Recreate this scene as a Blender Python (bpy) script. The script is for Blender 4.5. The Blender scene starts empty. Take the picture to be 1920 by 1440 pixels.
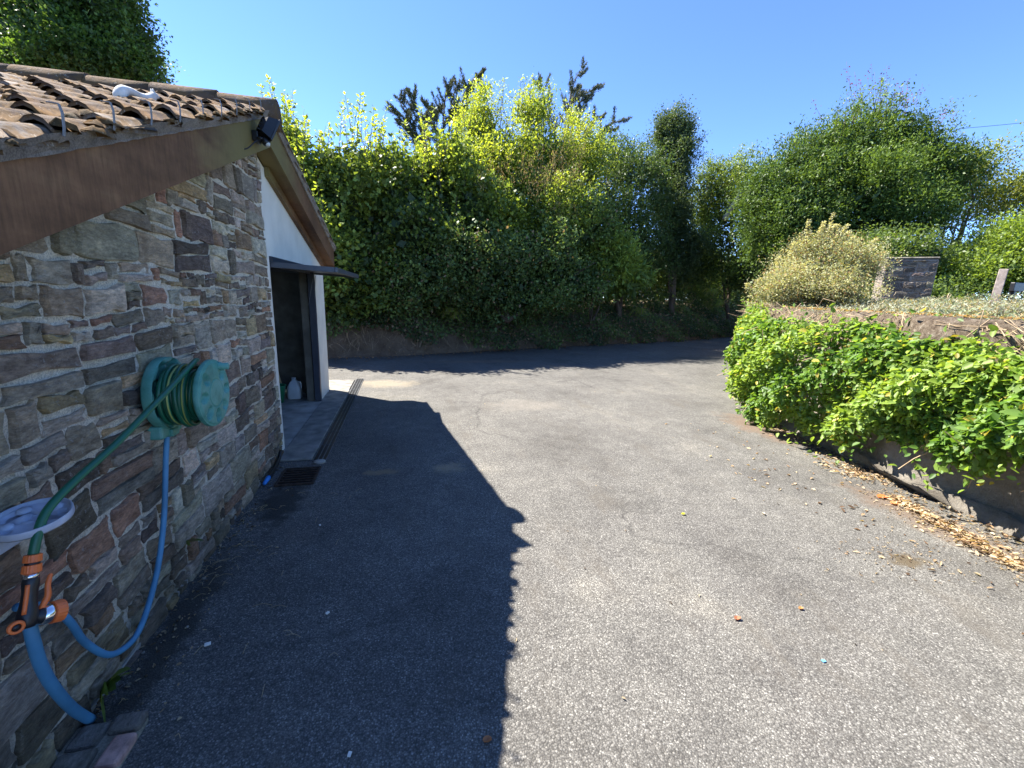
import bpy, math, random
import numpy as np
from mathutils import Vector, Matrix
rng = np.random.default_rng(7)
random.seed(7)
sc = bpy.context.scene
col = sc.collection
PI = math.pi

# ---------------------------------------------------------------- camera
F, PITCH, ROLL, YAW, CX, CH = 794.15, .2091, .0330, .2494, 1.2523, 1.70
fw = Vector((math.sin(YAW)*math.cos(PITCH), math.cos(YAW)*math.cos(PITCH), -math.sin(PITCH)))
rt = Vector((math.cos(YAW), -math.sin(YAW), 0)); up = rt.cross(fw)
rt2 = rt*math.cos(ROLL)+up*math.sin(ROLL); up2 = -rt*math.sin(ROLL)+up*math.cos(ROLL)
cam_d = bpy.data.cameras.new('camera'); cam = bpy.data.objects.new('camera', cam_d); col.objects.link(cam)
M = Matrix.Identity(4)
for i in range(3):
    M[i][0] = rt2[i]; M[i][1] = up2[i]; M[i][2] = -fw[i]
M[0][3], M[1][3], M[2][3] = CX, 0, CH
cam.matrix_world = M
cam_d.sensor_width = 36; cam_d.lens = F/1920*36; cam_d.clip_start = .05; cam_d.clip_end = 2000
sc.camera = cam
O = Vector((CX, 0, CH))
def at(px, py, depth):                 # a surveyed sight line: photo position + distance -> place
    return O+(fw+rt2*((px-960)/F)+up2*((720-py)/F))*depth
# ---------------------------------------------------------------- light
SUN = Vector((-.585, .47, 1.0)).normalized()
w = bpy.data.worlds.new('World'); sc.world = w; w.use_nodes = True
nt = w.node_tree
sky = nt.nodes.new('ShaderNodeTexSky'); sky.sky_type = 'NISHITA'; sky.sun_disc = False
sky.sun_elevation = math.asin(SUN.z); sky.sun_rotation = math.atan2(SUN.x, SUN.y)
sky.air_density = .8; sky.dust_density = .0; sky.ozone_density = 5.5; sky.altitude = 3000
bg = nt.nodes['Background']; bg.inputs[1].default_value = .125
hs = nt.nodes.new('ShaderNodeHueSaturation'); hs.inputs['Saturation'].default_value = 1.06; hs.inputs['Hue'].default_value = .505; nt.links.new(sky.outputs[0], hs.inputs['Color']); nt.links.new(hs.outputs[0], bg.inputs[0])
sl = bpy.data.lights.new('sun', 'SUN'); sl.energy = 5.0; sl.angle = math.radians(.5); sl.color = (1, .94, .86)
so = bpy.data.objects.new('sun', sl); col.objects.link(so); so.rotation_euler = SUN.to_track_quat('Z', 'Y').to_euler()
sc.view_settings.view_transform = 'Standard'; sc.view_settings.look = 'None'
sc.view_settings.exposure = 1.95; sc.view_settings.gamma = 1
sc.cycles.transparent_max_bounces = 8

# ---------------------------------------------------------------- helpers
def tag(o, label=None, cat=None, group=None, kind=None):
    if label: o['label'] = label
    if cat: o['category'] = cat
    if group: o['group'] = group
    if kind: o['kind'] = kind
    return o
def empty(name, loc, label=None, cat=None, group=None):
    o = bpy.data.objects.new(name, None); col.objects.link(o); o.location = loc; o.empty_display_size = .1
    return tag(o, label, cat, group)
def link(name, me, mats, parent=None):
    o = bpy.data.objects.new(name, me); col.objects.link(o)
    for m in (mats if isinstance(mats, (list, tuple)) else [mats]): me.materials.append(m)
    if parent is not None:
        o.parent = parent
        o.matrix_parent_inverse = Matrix.Translation(-parent.location) if parent.type == 'EMPTY' and parent.parent is None else Matrix.Identity(4)
    return o
def npmesh(name, V, Fq, cols=None, smooth=False, fmat=None):
    """V (n,3); Fq (m,k) faces of one size"""
    me = bpy.data.meshes.new(name); V = np.asarray(V, np.float32); Fq = np.asarray(Fq, np.int32)
    m, k = Fq.shape
    me.vertices.add(len(V)); me.vertices.foreach_set('co', V.ravel())
    me.loops.add(m*k); me.loops.foreach_set('vertex_index', Fq.ravel())
    me.polygons.add(m); me.polygons.foreach_set('loop_start', np.arange(0, m*k, k, dtype=np.int32))
    if smooth: me.polygons.foreach_set('use_smooth', np.ones(m, bool))
    if fmat is not None: me.polygons.foreach_set('material_index', np.asarray(fmat, np.int32))
    if cols is not None:
        a = me.attributes.new('tint', 'FLOAT_COLOR', 'POINT')
        c = np.ones((len(V), 4), np.float32); c[:, :3] = cols; a.data.foreach_set('color', c.ravel())
    me.update(calc_edges=True); return me
class MB:
    def __init__(s): s.v = []; s.f = []; s.c = []; s.sm = []; s.m = []
    def add(s, v, f, c=None, sm=False, m=0):
        b = len(s.v); s.v += [tuple(p) for p in v]; s.f += [tuple(i+b for i in q) for q in f]
        s.c += [c or (1, 1, 1)]*len(v); s.sm += [sm]*len(f); s.m += [m]*len(f)
    def box(s, x0, x1, y0, y1, z0, z1, c=None, m=0, bev=0, T=None):
        if bev <= 0:
            v = [(x, y, z) for x in (x0, x1) for y in (y0, y1) for z in (z0, z1)]
            f = [(0, 1, 3, 2), (4, 6, 7, 5), (0, 4, 5, 1), (2, 3, 7, 6), (0, 2, 6, 4), (1, 5, 7, 3)]
        else:
            import bmesh
            bm = bmesh.new(); bmesh.ops.create_cube(bm, size=1)
            for q in bm.verts: q.co = ((x0+x1)/2+q.co.x*(x1-x0), (y0+y1)/2+q.co.y*(y1-y0), (z0+z1)/2+q.co.z*(z1-z0))
            bmesh.ops.bevel(bm, geom=bm.edges[:], offset=bev, segments=2, affect='EDGES', profile=.5)
            v = [tuple(q.co) for q in bm.verts]; f = [tuple(q.index for q in p.verts) for p in bm.faces]; bm.free()
        if T is not None: v = [tuple(T @ Vector(p)) for p in v]
        s.add(v, f, c, False, m); return s
    def tube(s, pts, rad, n=8, c=None, m=0, cap=True):
        pts = [Vector(p) for p in pts]; N = len(pts)
        rad = [rad]*N if not hasattr(rad, '__len__') else rad
        v = []; prev = None
        for i, p in enumerate(pts):
            d = (pts[min(i+1, N-1)]-pts[max(i-1, 0)]).normalized()
            if prev is None:
                a = d.cross(Vector((0, 0, 1)));
                if a.length < .1: a = d.cross(Vector((1, 0, 0)))
            else: a = prev-d*prev.dot(d)
            a.normalize(); prev = a; b = d.cross(a)
            for k in range(n): v.append(p+(a*math.cos(2*PI*k/n)+b*math.sin(2*PI*k/n))*rad[i])
        f = [(i*n+k, i*n+(k+1) % n, (i+1)*n+(k+1) % n, (i+1)*n+k) for i in range(N-1) for k in range(n)]
        if cap: f += [tuple(range(n-1, -1, -1)), tuple((N-1)*n+k for k in range(n))]
        s.add(v, f, c, True, m); return s
    def lathe(s, prof, T, n=32, c=None, m=0):
        """profile (r,z) pairs about local z, matrix T"""
        v = [tuple(T @ Vector((r*math.cos(2*PI*k/n), r*math.sin(2*PI*k/n), z))) for r, z in prof for k in range(n)]
        f = [(i*n+k, i*n+(k+1) % n, (i+1)*n+(k+1) % n, (i+1)*n+k) for i in range(len(prof)-1) for k in range(n)]
        s.add(v, f, c, True, m); return s
    def build(s, name, mats, parent=None, auto=True):
        me = bpy.data.meshes.new(name); me.from_pydata(s.v, [], s.f)
        me.polygons.foreach_set('use_smooth', s.sm); me.polygons.foreach_set('material_index', s.m)
        a = me.attributes.new('tint', 'FLOAT_COLOR', 'POINT')
        a.data.foreach_set('color', np.hstack([np.array(s.c, np.float32), np.ones((len(s.c), 1), np.float32)]).ravel())
        me.update()
        return link(name, me, mats, parent)
def spline(P, n=8):
    P = [Vector(p) for p in P]; P = [P[0]*2-P[1]]+P+[P[-1]*2-P[-2]]; out = []
    for i in range(1, len(P)-2):
        for k in range(n):
            t = k/n; a, b, c, d = P[i-1:i+3]
            out.append(.5*((2*b)+(c-a)*t+(2*a-5*b+4*c-d)*t*t+(3*b-a-3*c+d)*t**3))
    out.append(P[-2]); return out

# ---------------------------------------------------------------- materials
def mat(name, rough=.7, spec=.5, metal=0):
    m = bpy.data.materials.new(name); m.use_nodes = True; n = m.node_tree
    b = n.nodes['Principled BSDF']; b.inputs['Roughness'].default_value = rough
    b.inputs['Specular IOR Level'].default_value = spec; b.inputs['Metallic'].default_value = metal
    return m, n, b
def N(n, t, **k):
    x = n.nodes.new('ShaderNode'+t)
    for a, v in k.items():
        if a in x.inputs.keys(): x.inputs[a].default_value = v
        else: setattr(x, a, v)
    return x
def obco(n, scale=None):
    t = N(n, 'TexCoord')
    if scale is None: return t.outputs['Object']
    mp = N(n, 'Mapping'); mp.inputs['Scale'].default_value = scale; n.links.new(t.outputs['Object'], mp.inputs[0]); return mp.outputs[0]
def noise(n, scale, detail=4, co=None, rough=.55):
    x = N(n, 'TexNoise'); x.inputs['Scale'].default_value = scale; x.inputs['Detail'].default_value = detail; x.inputs['Roughness'].default_value = rough
    n.links.new(co if co is not None else obco(n), x.inputs['Vector']); return x
def ramp(n, src, stops):
    r = N(n, 'ValToRGB'); e = r.color_ramp.elements
    while len(e) < len(stops): e.new(.5)
    for q, (p, c) in zip(e, stops):
        q.position = p; q.color = (c if hasattr(c, '__len__') else (c, c, c))[:3] + (1,) if hasattr(c, '__len__') else (c, c, c, 1)
    n.links.new(src, r.inputs[0]); return r.outputs[0]
def mix(n, fac, a, b, mode='MIX'):
    x = N(n, 'Mix'); x.data_type = 'RGBA'; x.blend_type = mode
    for s, v in ((0, fac), (6, a), (7, b)):
        if hasattr(v, 'node'): n.links.new(v, x.inputs[s])
        else: x.inputs[s].default_value = v if s == 0 else (tuple(v)+(1,))[:4]
    return x.outputs[2]
def bump(n, b, h, strength=.5, dist=.01):
    x = N(n, 'Bump'); x.inputs['Strength'].default_value = strength; x.inputs['Distance'].default_value = dist
    n.links.new(h, x.inputs['Height']); n.links.new(x.outputs[0], b.inputs['Normal']); return x
def attr(n):
    a = N(n, 'Attribute'); a.attribute_name = 'tint'; return a.outputs['Color']
def simple(name, c, rough=.6, spec=.5, metal=0, var=.25, sc_=8, bmp=0, bd=.003):
    m, n, b = mat(name, rough, spec, metal)
    nz = noise(n, sc_, 5)
    cc = mix(n, ramp(n, nz.outputs[0], [(.3, 0.), (.7, 1.)]), tuple(v*(1-var) for v in c), tuple(min(1, v*(1+var)) for v in c))
    n.links.new(cc, b.inputs[0])
    if bmp: bump(n, b, noise(n, sc_*12, 4).outputs[0], bmp, bd)
    return m
def leafmat(name, trans=.35, rough=.45, spec=.5):
    m, n, b = mat(name, rough, spec)
    c = attr(n); n.links.new(c, b.inputs[0])
    t = N(n, 'BsdfTranslucent')
    tc = mix(n, 1., c, (2.0, 1.9, .8), 'MULTIPLY'); n.links.new(tc, t.inputs[0])
    s = N(n, 'MixShader'); s.inputs[0].default_value = trans
    n.links.new(b.outputs[0], s.inputs[1]); n.links.new(t.outputs[0], s.inputs[2])
    n.links.new(s.outputs[0], n.nodes['Material Output'].inputs[0]); return m
M_leaf = leafmat('leaf', .4, .5, .4)
M_gloss = leafmat('glossy_leaf', .25, .5, .28)
M_dry = leafmat('dry_leaf', .25, .8, .2)
M_needle = leafmat('needle', .1, .7, .2)

def bark_mat():
    m, n, b = mat('bark', .9, .2)
    nz = noise(n, 9, 6, obco(n, (1, 1, .25)))
    n.links.new(ramp(n, nz.outputs[0], [(.3, (.05, .035, .025)), (.7, (.16, .12, .085))]), b.inputs[0])
    bump(n, b, nz.outputs[0], .8, .02); return m
M_bark = bark_mat()
M_deadwood = simple('dead_wood', (.42, .33, .22), .85, .2, var=.35, sc_=14, bmp=.5)

def asphalt():
    m, n, b = mat('asphalt', .85, .35)
    co = obco(n)
    v = N(n, 'TexVoronoi'); v.inputs['Scale'].default_value = 150; v.inputs['Randomness'].default_value = 1; n.links.new(co, v.inputs['Vector'])
    v2 = N(n, 'TexVoronoi'); v2.inputs['Scale'].default_value = 85; n.links.new(co, v2.inputs['Vector'])
    sep = N(n, 'SeparateColor'); n.links.new(v.outputs['Color'], sep.inputs[0])
    chip = ramp(n, sep.outputs[0], [(0, (.095, .089, .079)), (.45, (.132, .126, .113)), (.78, (.175, .168, .151)), (.93, (.23, .222, .20)), (1, (.34, .325, .29))])
    edge = ramp(n, v.outputs['Distance'], [(.3, (1, 1, 1)), (.75, (.50, .50, .50))])
    c = mix(n, 1, chip, edge, 'MULTIPLY')
    sep2 = N(n, 'SeparateColor'); n.links.new(v2.outputs['Color'], sep2.inputs[0])
    big = ramp(n, sep2.outputs[0], [(.0, 0), (.94, 0), (.985, .5)])
    big2 = ramp(n, v2.outputs['Distance'], [(.28, 1), (.42, 0)])
    bb = mix(n, 1, big, big2, 'MULTIPLY')
    c = mix(n, bb, c, (.34, .33, .30))
    # wear and patchiness
    p = noise(n, .8, 6, rough=.65)
    c = mix(n, 1, c, ramp(n, p.outputs[0], [(.30, (.62, .61, .60)), (.46, (.92, .92, .92)), (.58, (1.05, 1.05, 1.04)), (.72, (1.3, 1.27, 1.2))]), 'MULTIPLY')
    p2 = noise(n, 5, 6, rough=.7)
    c = mix(n, 1, c, ramp(n, p2.outputs[0], [(.3, (.78, .78, .78)), (.7, (1.15, 1.15, 1.14))]), 'MULTIPLY')
    cv = N(n, 'TexVoronoi'); cv.feature = 'DISTANCE_TO_EDGE'; cv.inputs['Scale'].default_value = .33
    dn = noise(n, 3.5, 6, rough=.7); va = N(n, 'VectorMath', operation='MULTIPLY_ADD'); n.links.new(dn.outputs['Color'], va.inputs[0]); va.inputs[1].default_value = (.35, .35, 0); n.links.new(co, va.inputs[2]); n.links.new(va.outputs[0], cv.inputs['Vector'])
    ck = mix(n, 1, ramp(n, cv.outputs['Distance'], [(.0, 1), (.006, 0)]), ramp(n, noise(n, .6, 2).outputs[0], [(.5, 0), (.6, .7)]), 'MULTIPLY')
    c = mix(n, ck, c, (.03, .028, .025))
    wt = noise(n, 2.1, 8, obco(n, (1.4, .5, 1)), rough=.75); c = mix(n, ramp(n, wt.outputs[0], [(.54, 0), (.68, .55)]), c, (.085, .075, .06))
    # earth stains: by the drain's far end, along both walls
    g = N(n, 'SeparateXYZ'); n.links.new(co, g.inputs[0])
    def blob(x, y, rx, ry, colr, amt, ns=3.):
        mp = N(n, 'Mapping'); mp.inputs['Location'].default_value = (-x/rx, -y/ry, 0); mp.inputs['Scale'].default_value = (1/rx, 1/ry, 1)
        n.links.new(co, mp.inputs[0])
        l = N(n, 'VectorMath', operation='LENGTH'); n.links.new(mp.outputs[0], l.inputs[0])
        a = N(n, 'Math', operation='MULTIPLY_ADD'); q = noise(n, ns, 7, rough=.75); n.links.new(q.outputs[0], a.inputs[0]); a.inputs[1].default_value = 1.1; n.links.new(l.outputs['Value'], a.inputs[2])
        return mix(n, ramp(n, a.outputs[0], [(.75, amt), (1.55, 0)]), cur[0], colr)
    cur = [c]
    for args in ((.9, 8.0, 1.5, .9, (.26, .22, .15), .6), (3.2, 10.5, 4.5, .55, (.17, .12, .08), .6), (.25, 3.5, .5, 1.0, (.025, .024, .02), .85, 5.), (1.0, 3.95, .5, .16, (.22, .16, .09), .7, 6.), (1.65, 3.95, .4, .3, (.30, .24, .15), .6, 7.),
                 (4.55, 1.86, .42, .22, (.075, .055, .028), .85, 6.), (.1, 2.2, .28, 2.0, (.03, .027, .02), .8, 5.), (6.0, 4.6, .9, 1.9, (.13, .088, .06), .75, 4.), (5.35, 2.2, .6, 1.8, (.12, .085, .06), .7, 4.), (3.1, 6.2, 1.6, 1.0, (.19, .17, .14), .35, 3.)):
        cur[0] = blob(*args)
    n.links.new(cur[0], b.inputs[0])
    h = N(n, 'Math', operation='MULTIPLY'); n.links.new(v.outputs['Distance'], h.inputs[0]); h.inputs[1].default_value = -1
    bump(n, b, h.outputs[0], .55, .005); return m
M_asphalt = asphalt()
def earth(name, a, c, sc_=3, bd=.05):
    m, n, b = mat(name, .95, .1)
    nz = noise(n, sc_, 9, rough=.7)
    k = mix(n, noise(n, sc_*14, 5, rough=.8).outputs[0], ramp(n, nz.outputs[0], [(.3, a), (.7, c)]), tuple(v*.5 for v in a))
    n.links.new(k, b.inputs[0]); bump(n, b, noise(n, sc_*6, 8, rough=.75).outputs[0], 1, bd); return m
M_earth = earth('earth', (.17, .12, .08), (.44, .33, .22))
M_soil = earth('soil', (.06, .045, .03), (.15, .11, .07))
M_field = earth('field', (.03, .045, .02), (.07, .085, .035), .6)
def stone_mat():
    m, n, b = mat('rubble_stone', .85, .25)
    c = attr(n)
    a = noise(n, 14, 8, obco(n, (1, .6, 1.6)), rough=.72)
    c = mix(n, 1, c, ramp(n, a.outputs[0], [(.28, (.45, .43, .42)), (.5, (1, 1, 1)), (.72, (1.6, 1.56, 1.5))]), 'MULTIPLY')
    a2 = noise(n, 60, 8, obco(n, (1, .5, 1.5)), rough=.8); c = mix(n, 1, c, ramp(n, a2.outputs[0], [(.35, (.62, .60, .58)), (.65, (1.4, 1.38, 1.34))]), 'MULTIPLY')
    r = noise(n, 6, 5); c = mix(n, ramp(n, r.outputs[0], [(.56, 0), (.7, .5)]), c, (.17, .10, .055))
    li = noise(n, 55, 6, rough=.8); lm = noise(n, 2.4, 3)
    k = mix(n, 1, ramp(n, li.outputs[0], [(.56, 0), (.66, 1)]), ramp(n, lm.outputs[0], [(.42, .1), (.62, .9)]), 'MULTIPLY')
    c = mix(n, k, c, (.50, .48, .44))
    g = N(n, 'SeparateXYZ'); n.links.new(obco(n), g.inputs[0])
    ad = N(n, 'Math', operation='MULTIPLY_ADD'); n.links.new(noise(n, 3, 5).outputs[0], ad.inputs[0]); ad.inputs[1].default_value = 1.2; n.links.new(g.outputs['Z'], ad.inputs[2])
    c = mix(n, ramp(n, ad.outputs[0], [(.45, .75), (1.15, 0)]), c, (.060, .058, .032))
    n.links.new(c, b.inputs[0]); bump(n, b, noise(n, 34, 9, obco(n, (1, .5, 2)), rough=.75).outputs[0], 1, .03); return m
def mortar_mat(name='mortar', a=(.58, .51, .40), c=(.88, .80, .64)):
    m, n, b = mat(name, .95, .1)
    nz = noise(n, 7, 8, rough=.75); c2 = ramp(n, nz.outputs[0], [(.3, a), (.7, c)])
    g = noise(n, 160, 3); c2 = mix(n, 1, c2, ramp(n, g.outputs[0], [(.3, (.6, .6, .6)), (.6, (1.15, 1.15, 1.15))]), 'MULTIPLY')
    s = N(n, 'SeparateXYZ'); n.links.new(obco(n), s.inputs[0])
    ad = N(n, 'Math', operation='MULTIPLY_ADD'); n.links.new(noise(n, 3, 5).outputs[0], ad.inputs[0]); ad.inputs[1].default_value = 1.2; n.links.new(s.outputs['Z'], ad.inputs[2])
    c2 = mix(n, ramp(n, ad.outputs[0], [(.45, .75), (1.2, 0)]), c2, (.075, .07, .042))
    n.links.new(c2, b.inputs[0]); bump(n, b, noise(n, 90, 6, rough=.8).outputs[0], 1, .012); return m
M_stone = stone_mat(); M_mortar = mortar_mat(); M_verge = mortar_mat('verge_mortar', (.17, .145, .12), (.40, .35, .30))
M_render = simple('cream_render', (.76, .71, .60), .85, .2, var=.09, sc_=3, bmp=.4)
M_conc = simple('concrete', (.30, .29, .26), .9, .2, var=.35, sc_=5, bmp=.5)
M_oldconc = simple('weathered_concrete', (.21, .19, .15), .92, .15, var=.6, sc_=6, bmp=.9, bd=.02)
def rwall():
    m, n, b = mat('stained_render_wall', .92, .15)
    a = noise(n, 5, 8, rough=.72); lo = ramp(n, a.outputs[0], [(.3, (.12, .105, .085)), (.7, (.32, .29, .24))])
    a2 = noise(n, 16, 9, rough=.8); hi = ramp(n, a2.outputs[0], [(.32, (.045, .032, .022)), (.5, (.13, .10, .07)), (.68, (.30, .26, .20))])
    g = N(n, 'SeparateXYZ'); n.links.new(obco(n), g.inputs[0]); ad = N(n, 'Math', operation='MULTIPLY_ADD'); n.links.new(noise(n, 4, 4).outputs[0], ad.inputs[0]); ad.inputs[1].default_value = .5; n.links.new(g.outputs['Z'], ad.inputs[2])
    dv_ = N(n, 'Math', operation='DIVIDE'); n.links.new(ad.outputs[0], dv_.inputs[0]); dv_.inputs[1].default_value = 2.1
    n.links.new(mix(n, ramp(n, dv_.outputs[0], [(.62, 0), (.74, 1)]), lo, hi), b.inputs[0])
    bump(n, b, a2.outputs[0], 1, .04); return m
M_rwall = rwall()
M_block = simple('blockwork', (.13, .115, .09), .95, .1, var=.3, sc_=6, bmp=.6)
M_dark = simple('anthracite_paint', (.035, .04, .055), .45, .5, var=.15)
M_black = simple('black_plastic', (.012, .012, .013), .4, .5, var=.2)
M_glass = simple('lamp_glass', (.55, .57, .55), .2, .6, var=.05)
M_steel = simple('galvanised_steel', (.24, .245, .25), .75, .4, .3, var=.25, sc_=30)
M_iron = simple('rusty_iron', (.055, .038, .028), .8, .3, .3, var=.5, sc_=40, bmp=.5)
M_chan = simple('drain_steel', (.16, .17, .18), .5, .5, .5, var=.4, sc_=12)
M_white = simple('weathered_white_stone', (.62, .60, .54), .9, .2, var=.3, sc_=16, bmp=.6)
M_bluehose = simple('blue_hose', (.07, .24, .40), .5, .5, var=.22, sc_=5)
M_greyblue = simple('faded_blue_plastic', (.40, .43, .50), .55, .4, var=.2, sc_=18)
M_orange = simple('orange_plastic', (.75, .16, .035), .45, .5, var=.12, sc_=30)
M_chrome = simple('chrome', (.75, .75, .75), .15, .5, 1, var=.05)
M_wood = simple('broom_wood', (.45, .34, .18), .7, .3, var=.2, sc_=20)
M_bucket = simple('green_bucket', (.02, .22, .10), .4, .5, var=.1)
M_jug = simple('milky_plastic', (.55, .58, .58), .4, .5, var=.08)
M_post = simple('weathered_wood', (.30, .25, .21), .9, .2, var=.35, sc_=15, bmp=.6)
M_brick = simple('old_brick', (.44, .27, .22), .9, .2, var=.4, sc_=25, bmp=.7)
M_stem = simple('dry_stem', (.36, .27, .17), .9, .1, var=.4, sc_=10)
def teal_mat():
    m, n, b = mat('teal_plastic', .5, .45)
    a = noise(n, 9, 6, rough=.7)
    c = ramp(n, a.outputs[0], [(.3, (.045, .18, .14)), (.5, (.085, .285, .225)), (.72, (.15, .345, .30))])
    n.links.new(c, b.inputs[0]); bump(n, b, noise(n, 70, 4).outputs[0], .15, .002); return m
M_teal = teal_mat()
def brown_mat():
    m, n, b = mat('brown_fascia', .6, .2)
    a = noise(n, 3, 7, obco(n, (1, .7, 2.2)), rough=.65)
    c = ramp(n, a.outputs[0], [(.3, (.11, .058, .031)), (.55, (.19, .10, .052)), (.75, (.25, .145, .075))])
    st = noise(n, 26, 7, obco(n, (1, 1.6, .22)), rough=.75); c = mix(n, 1, c, ramp(n, st.outputs[0], [(.33, (.68, .68, .68)), (.6, (1.12, 1.1, 1.08))]), 'MULTIPLY')
    g = N(n, 'SeparateXYZ'); n.links.new(obco(n), g.inputs[0])
    al = N(n, 'Math', operation='MULTIPLY_ADD'); n.links.new(a.outputs[0], al.inputs[0]); al.inputs[1].default_value = -1.2; ab_ = N(n, 'Math', operation='SUBTRACT'); n.links.new(g.outputs['Y'], ab_.inputs[0]); ab_.inputs[1].default_value = 4.15; ac_ = N(n, 'Math', operation='ABSOLUTE'); n.links.new(ab_.outputs[0], ac_.inputs[0]); n.links.new(ac_.outputs[0], al.inputs[2])
    q = N(n, 'Math', operation='DIVIDE'); n.links.new(al.outputs[0], q.inputs[0]); q.inputs[1].default_value = 1.0
    c = mix(n, ramp(n, q.outputs[0], [(0, .8), (.75, 0)]), c, (.20, .17, .065))
    n.links.new(c, b.inputs[0]); bump(n, b, noise(n, 40, 3, obco(n, (1, .1, 1))).outputs[0], .12, .002); return m
M_brown = brown_mat()
def tile_mat():
    m, n, b = mat('mossy_tile', .9, .15)
    c = attr(n)
    a = noise(n, 5, 8, rough=.7); c2 = mix(n, 1, c, ramp(n, a.outputs[0], [(.3, (.42, .40, .38)), (.7, (1.15, 1.12, 1.1))]), 'MULTIPLY')
    ms = noise(n, 9, 8, rough=.8); c2 = mix(n, ramp(n, ms.outputs[0], [(.44, 0), (.55, .9)]), c2, (.145, .088, .038))
    li = noise(n, 30, 5, rough=.8); c2 = mix(n, ramp(n, li.outputs[0], [(.60, 0), (.68, .8)]), c2, (.45, .42, .35))
    n.links.new(c2, b.inputs[0]); bump(n, b, ms.outputs[0], 1, .02); return m
M_tile = tile_mat()
def hose_mat():
    m, n, b = mat('striped_green_hose', .4, .5); n.links.new(attr(n), b.inputs[0]); return m
M_hose = hose_mat()

# ---------------------------------------------------------------- leaves and plants
def unit(a): return a/np.maximum(np.linalg.norm(a, axis=-1, keepdims=True), 1e-9)
def leafmesh(name, P, D, Nn, L, W, C, m, parent=None, oval=False, fold=.18):
    """P base points, D directions, Nn normals, L lengths, W widths, C colours"""
    n = len(P); D = unit(D); S = unit(np.cross(D, Nn)); U = np.cross(S, D)
    L = L[:, None]; W = W[:, None]
    if oval:
        off = [(0, 0, 0), (.30, .44, fold), (.68, .40, fold), (1, 0, -.1), (.68, -.40, fold), (.30, -.44, fold)]
        fs = [(0, 1, 2, 3), (0, 3, 4, 5)]
    else:
        off = [(0, 0, 0), (.45, .5, fold), (1, 0, 0), (.45, -.5, fold)]; fs = [(0, 1, 2, 3)]
    V = np.stack([P+D*L*a+S*W*b+U*W*c for a, b, c in off], 1); k = len(off)
    Fq = (np.arange(n)[:, None, None]*k+np.array(fs)[None]).reshape(-1, 4)
    Cc = np.repeat(C, k, axis=0)
    return link(name, npmesh(name, V.reshape(-1, 3), Fq, Cc), m, parent)
def colvar(n, base, alt, amt=.5, dead=None, pd=0., cl=None):
    t = rng.random((n, 1))*amt if cl is None else np.clip(cl+rng.normal(0, .18, (n, 1)), 0, 1)
    c = np.array(base)*(1-t)+np.array(alt)*t; c = c*rng.uniform(.7, 1.3, (n, 1))
    if dead is not None: k = rng.random(n) < pd; c[k] = np.array(dead)*rng.uniform(.6, 1.3, (k.sum(), 1))
    return c
def sublobes(lobes, k, fr=(.32, .55)):
    out = []
    for c, r in lobes:
        c = np.array(c); r = np.array(r)
        for _ in range(k):
            u = unit(rng.normal(size=3)); s = rng.uniform(*fr)
            out.append((c+u*r*(1-s*.40)*rng.uniform(.72, 1.12), r*s*rng.uniform(.75, 1.2, 3)))
    return out
def spray_pts(lobes, n, per, slen, spread, droop=0., shell=.35, upb=.5):
    lt = rng.random(len(lobes))
    w_ = np.array([(r[0]*r[1]*r[2])**(2/3) for c, r in lobes]); idx = rng.choice(len(lobes), n, p=w_/w_.sum())
    Cn = np.array([c for c, r in lobes])[idx]; Rn = np.array([r for c, r in lobes])[idx]
    u = unit(rng.normal(size=(n, 3))); rr = 1-shell*rng.random((n, 1))**1.5
    base = Cn+u*Rn*rr
    sd = unit(u+np.array([0, 0, upb-droop])+rng.normal(0, .35, (n, 3)))
    cl = np.clip(lt[idx][:, None]*.75+rng.random((n, 1))*.35-.05, 0, 1)
    t = rng.random((n, per, 1)); P = base[:, None]+sd[:, None]*t*slen*rng.uniform(.6, 1.3, (n, 1, 1))+rng.normal(0, spread, (n, per, 3))
    D = unit(sd[:, None]*.6+rng.normal(0, .7, (n, per, 3)))
    Nn = unit(np.array([0, 0, 1.])+rng.normal(0, .6, (n, per, 3)))
    return P.reshape(-1, 3), D.reshape(-1, 3), Nn.reshape(-1, 3), np.repeat(cl, per, axis=0), base, sd
def lob(px, py, dep, wpx, hpx, thick):
    """lobe centre from a sight line, half sizes in photo pixels, half depth in metres"""
    c = at(px, py, dep); k = dep/F
    return (tuple(c), (wpx*k, thick, hpx*k))
def foliage(parent, lobes, n, per, size, c1, c2, m=None, sub=12, slen=.45, spread=.09, upb=.8, dead=None, pd=0., asp=.55, inner=0, oval=False, droop=0., fr=(.32, .55), shell=.4, name='crown'):
    S = sublobes(lobes, sub, fr)+([(np.array(c), np.array(r)*.66) for c, r in lobes] if inner >= 0 else [])
    P, D, Nn, cl, base, sd = spray_pts(S, n, per, slen, spread, droop, shell, upb)
    L = size*rng.uniform(.6, 1.3, len(P)); C = colvar(len(P), c1, c2, 1, dead, pd, cl)
    if inner > 0:      # large, darker leaves added deep in the crown to block light
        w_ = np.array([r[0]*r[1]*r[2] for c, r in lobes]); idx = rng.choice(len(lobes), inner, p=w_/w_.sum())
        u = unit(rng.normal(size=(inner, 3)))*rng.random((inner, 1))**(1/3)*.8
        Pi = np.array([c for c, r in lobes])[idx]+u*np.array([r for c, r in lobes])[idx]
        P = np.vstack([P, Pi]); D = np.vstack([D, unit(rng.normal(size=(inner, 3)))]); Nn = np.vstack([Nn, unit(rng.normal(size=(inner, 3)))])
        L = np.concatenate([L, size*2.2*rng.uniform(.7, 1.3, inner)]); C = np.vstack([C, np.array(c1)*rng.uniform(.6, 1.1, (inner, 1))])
    k = P[:, 2] > .15
    P, D, Nn, L, C = P[k], D[k], Nn[k], L[k], C[k]
    return leafmesh(name, P, D, Nn, L, L*asp, C, m or M_leaf, parent, oval), base, sd
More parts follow.
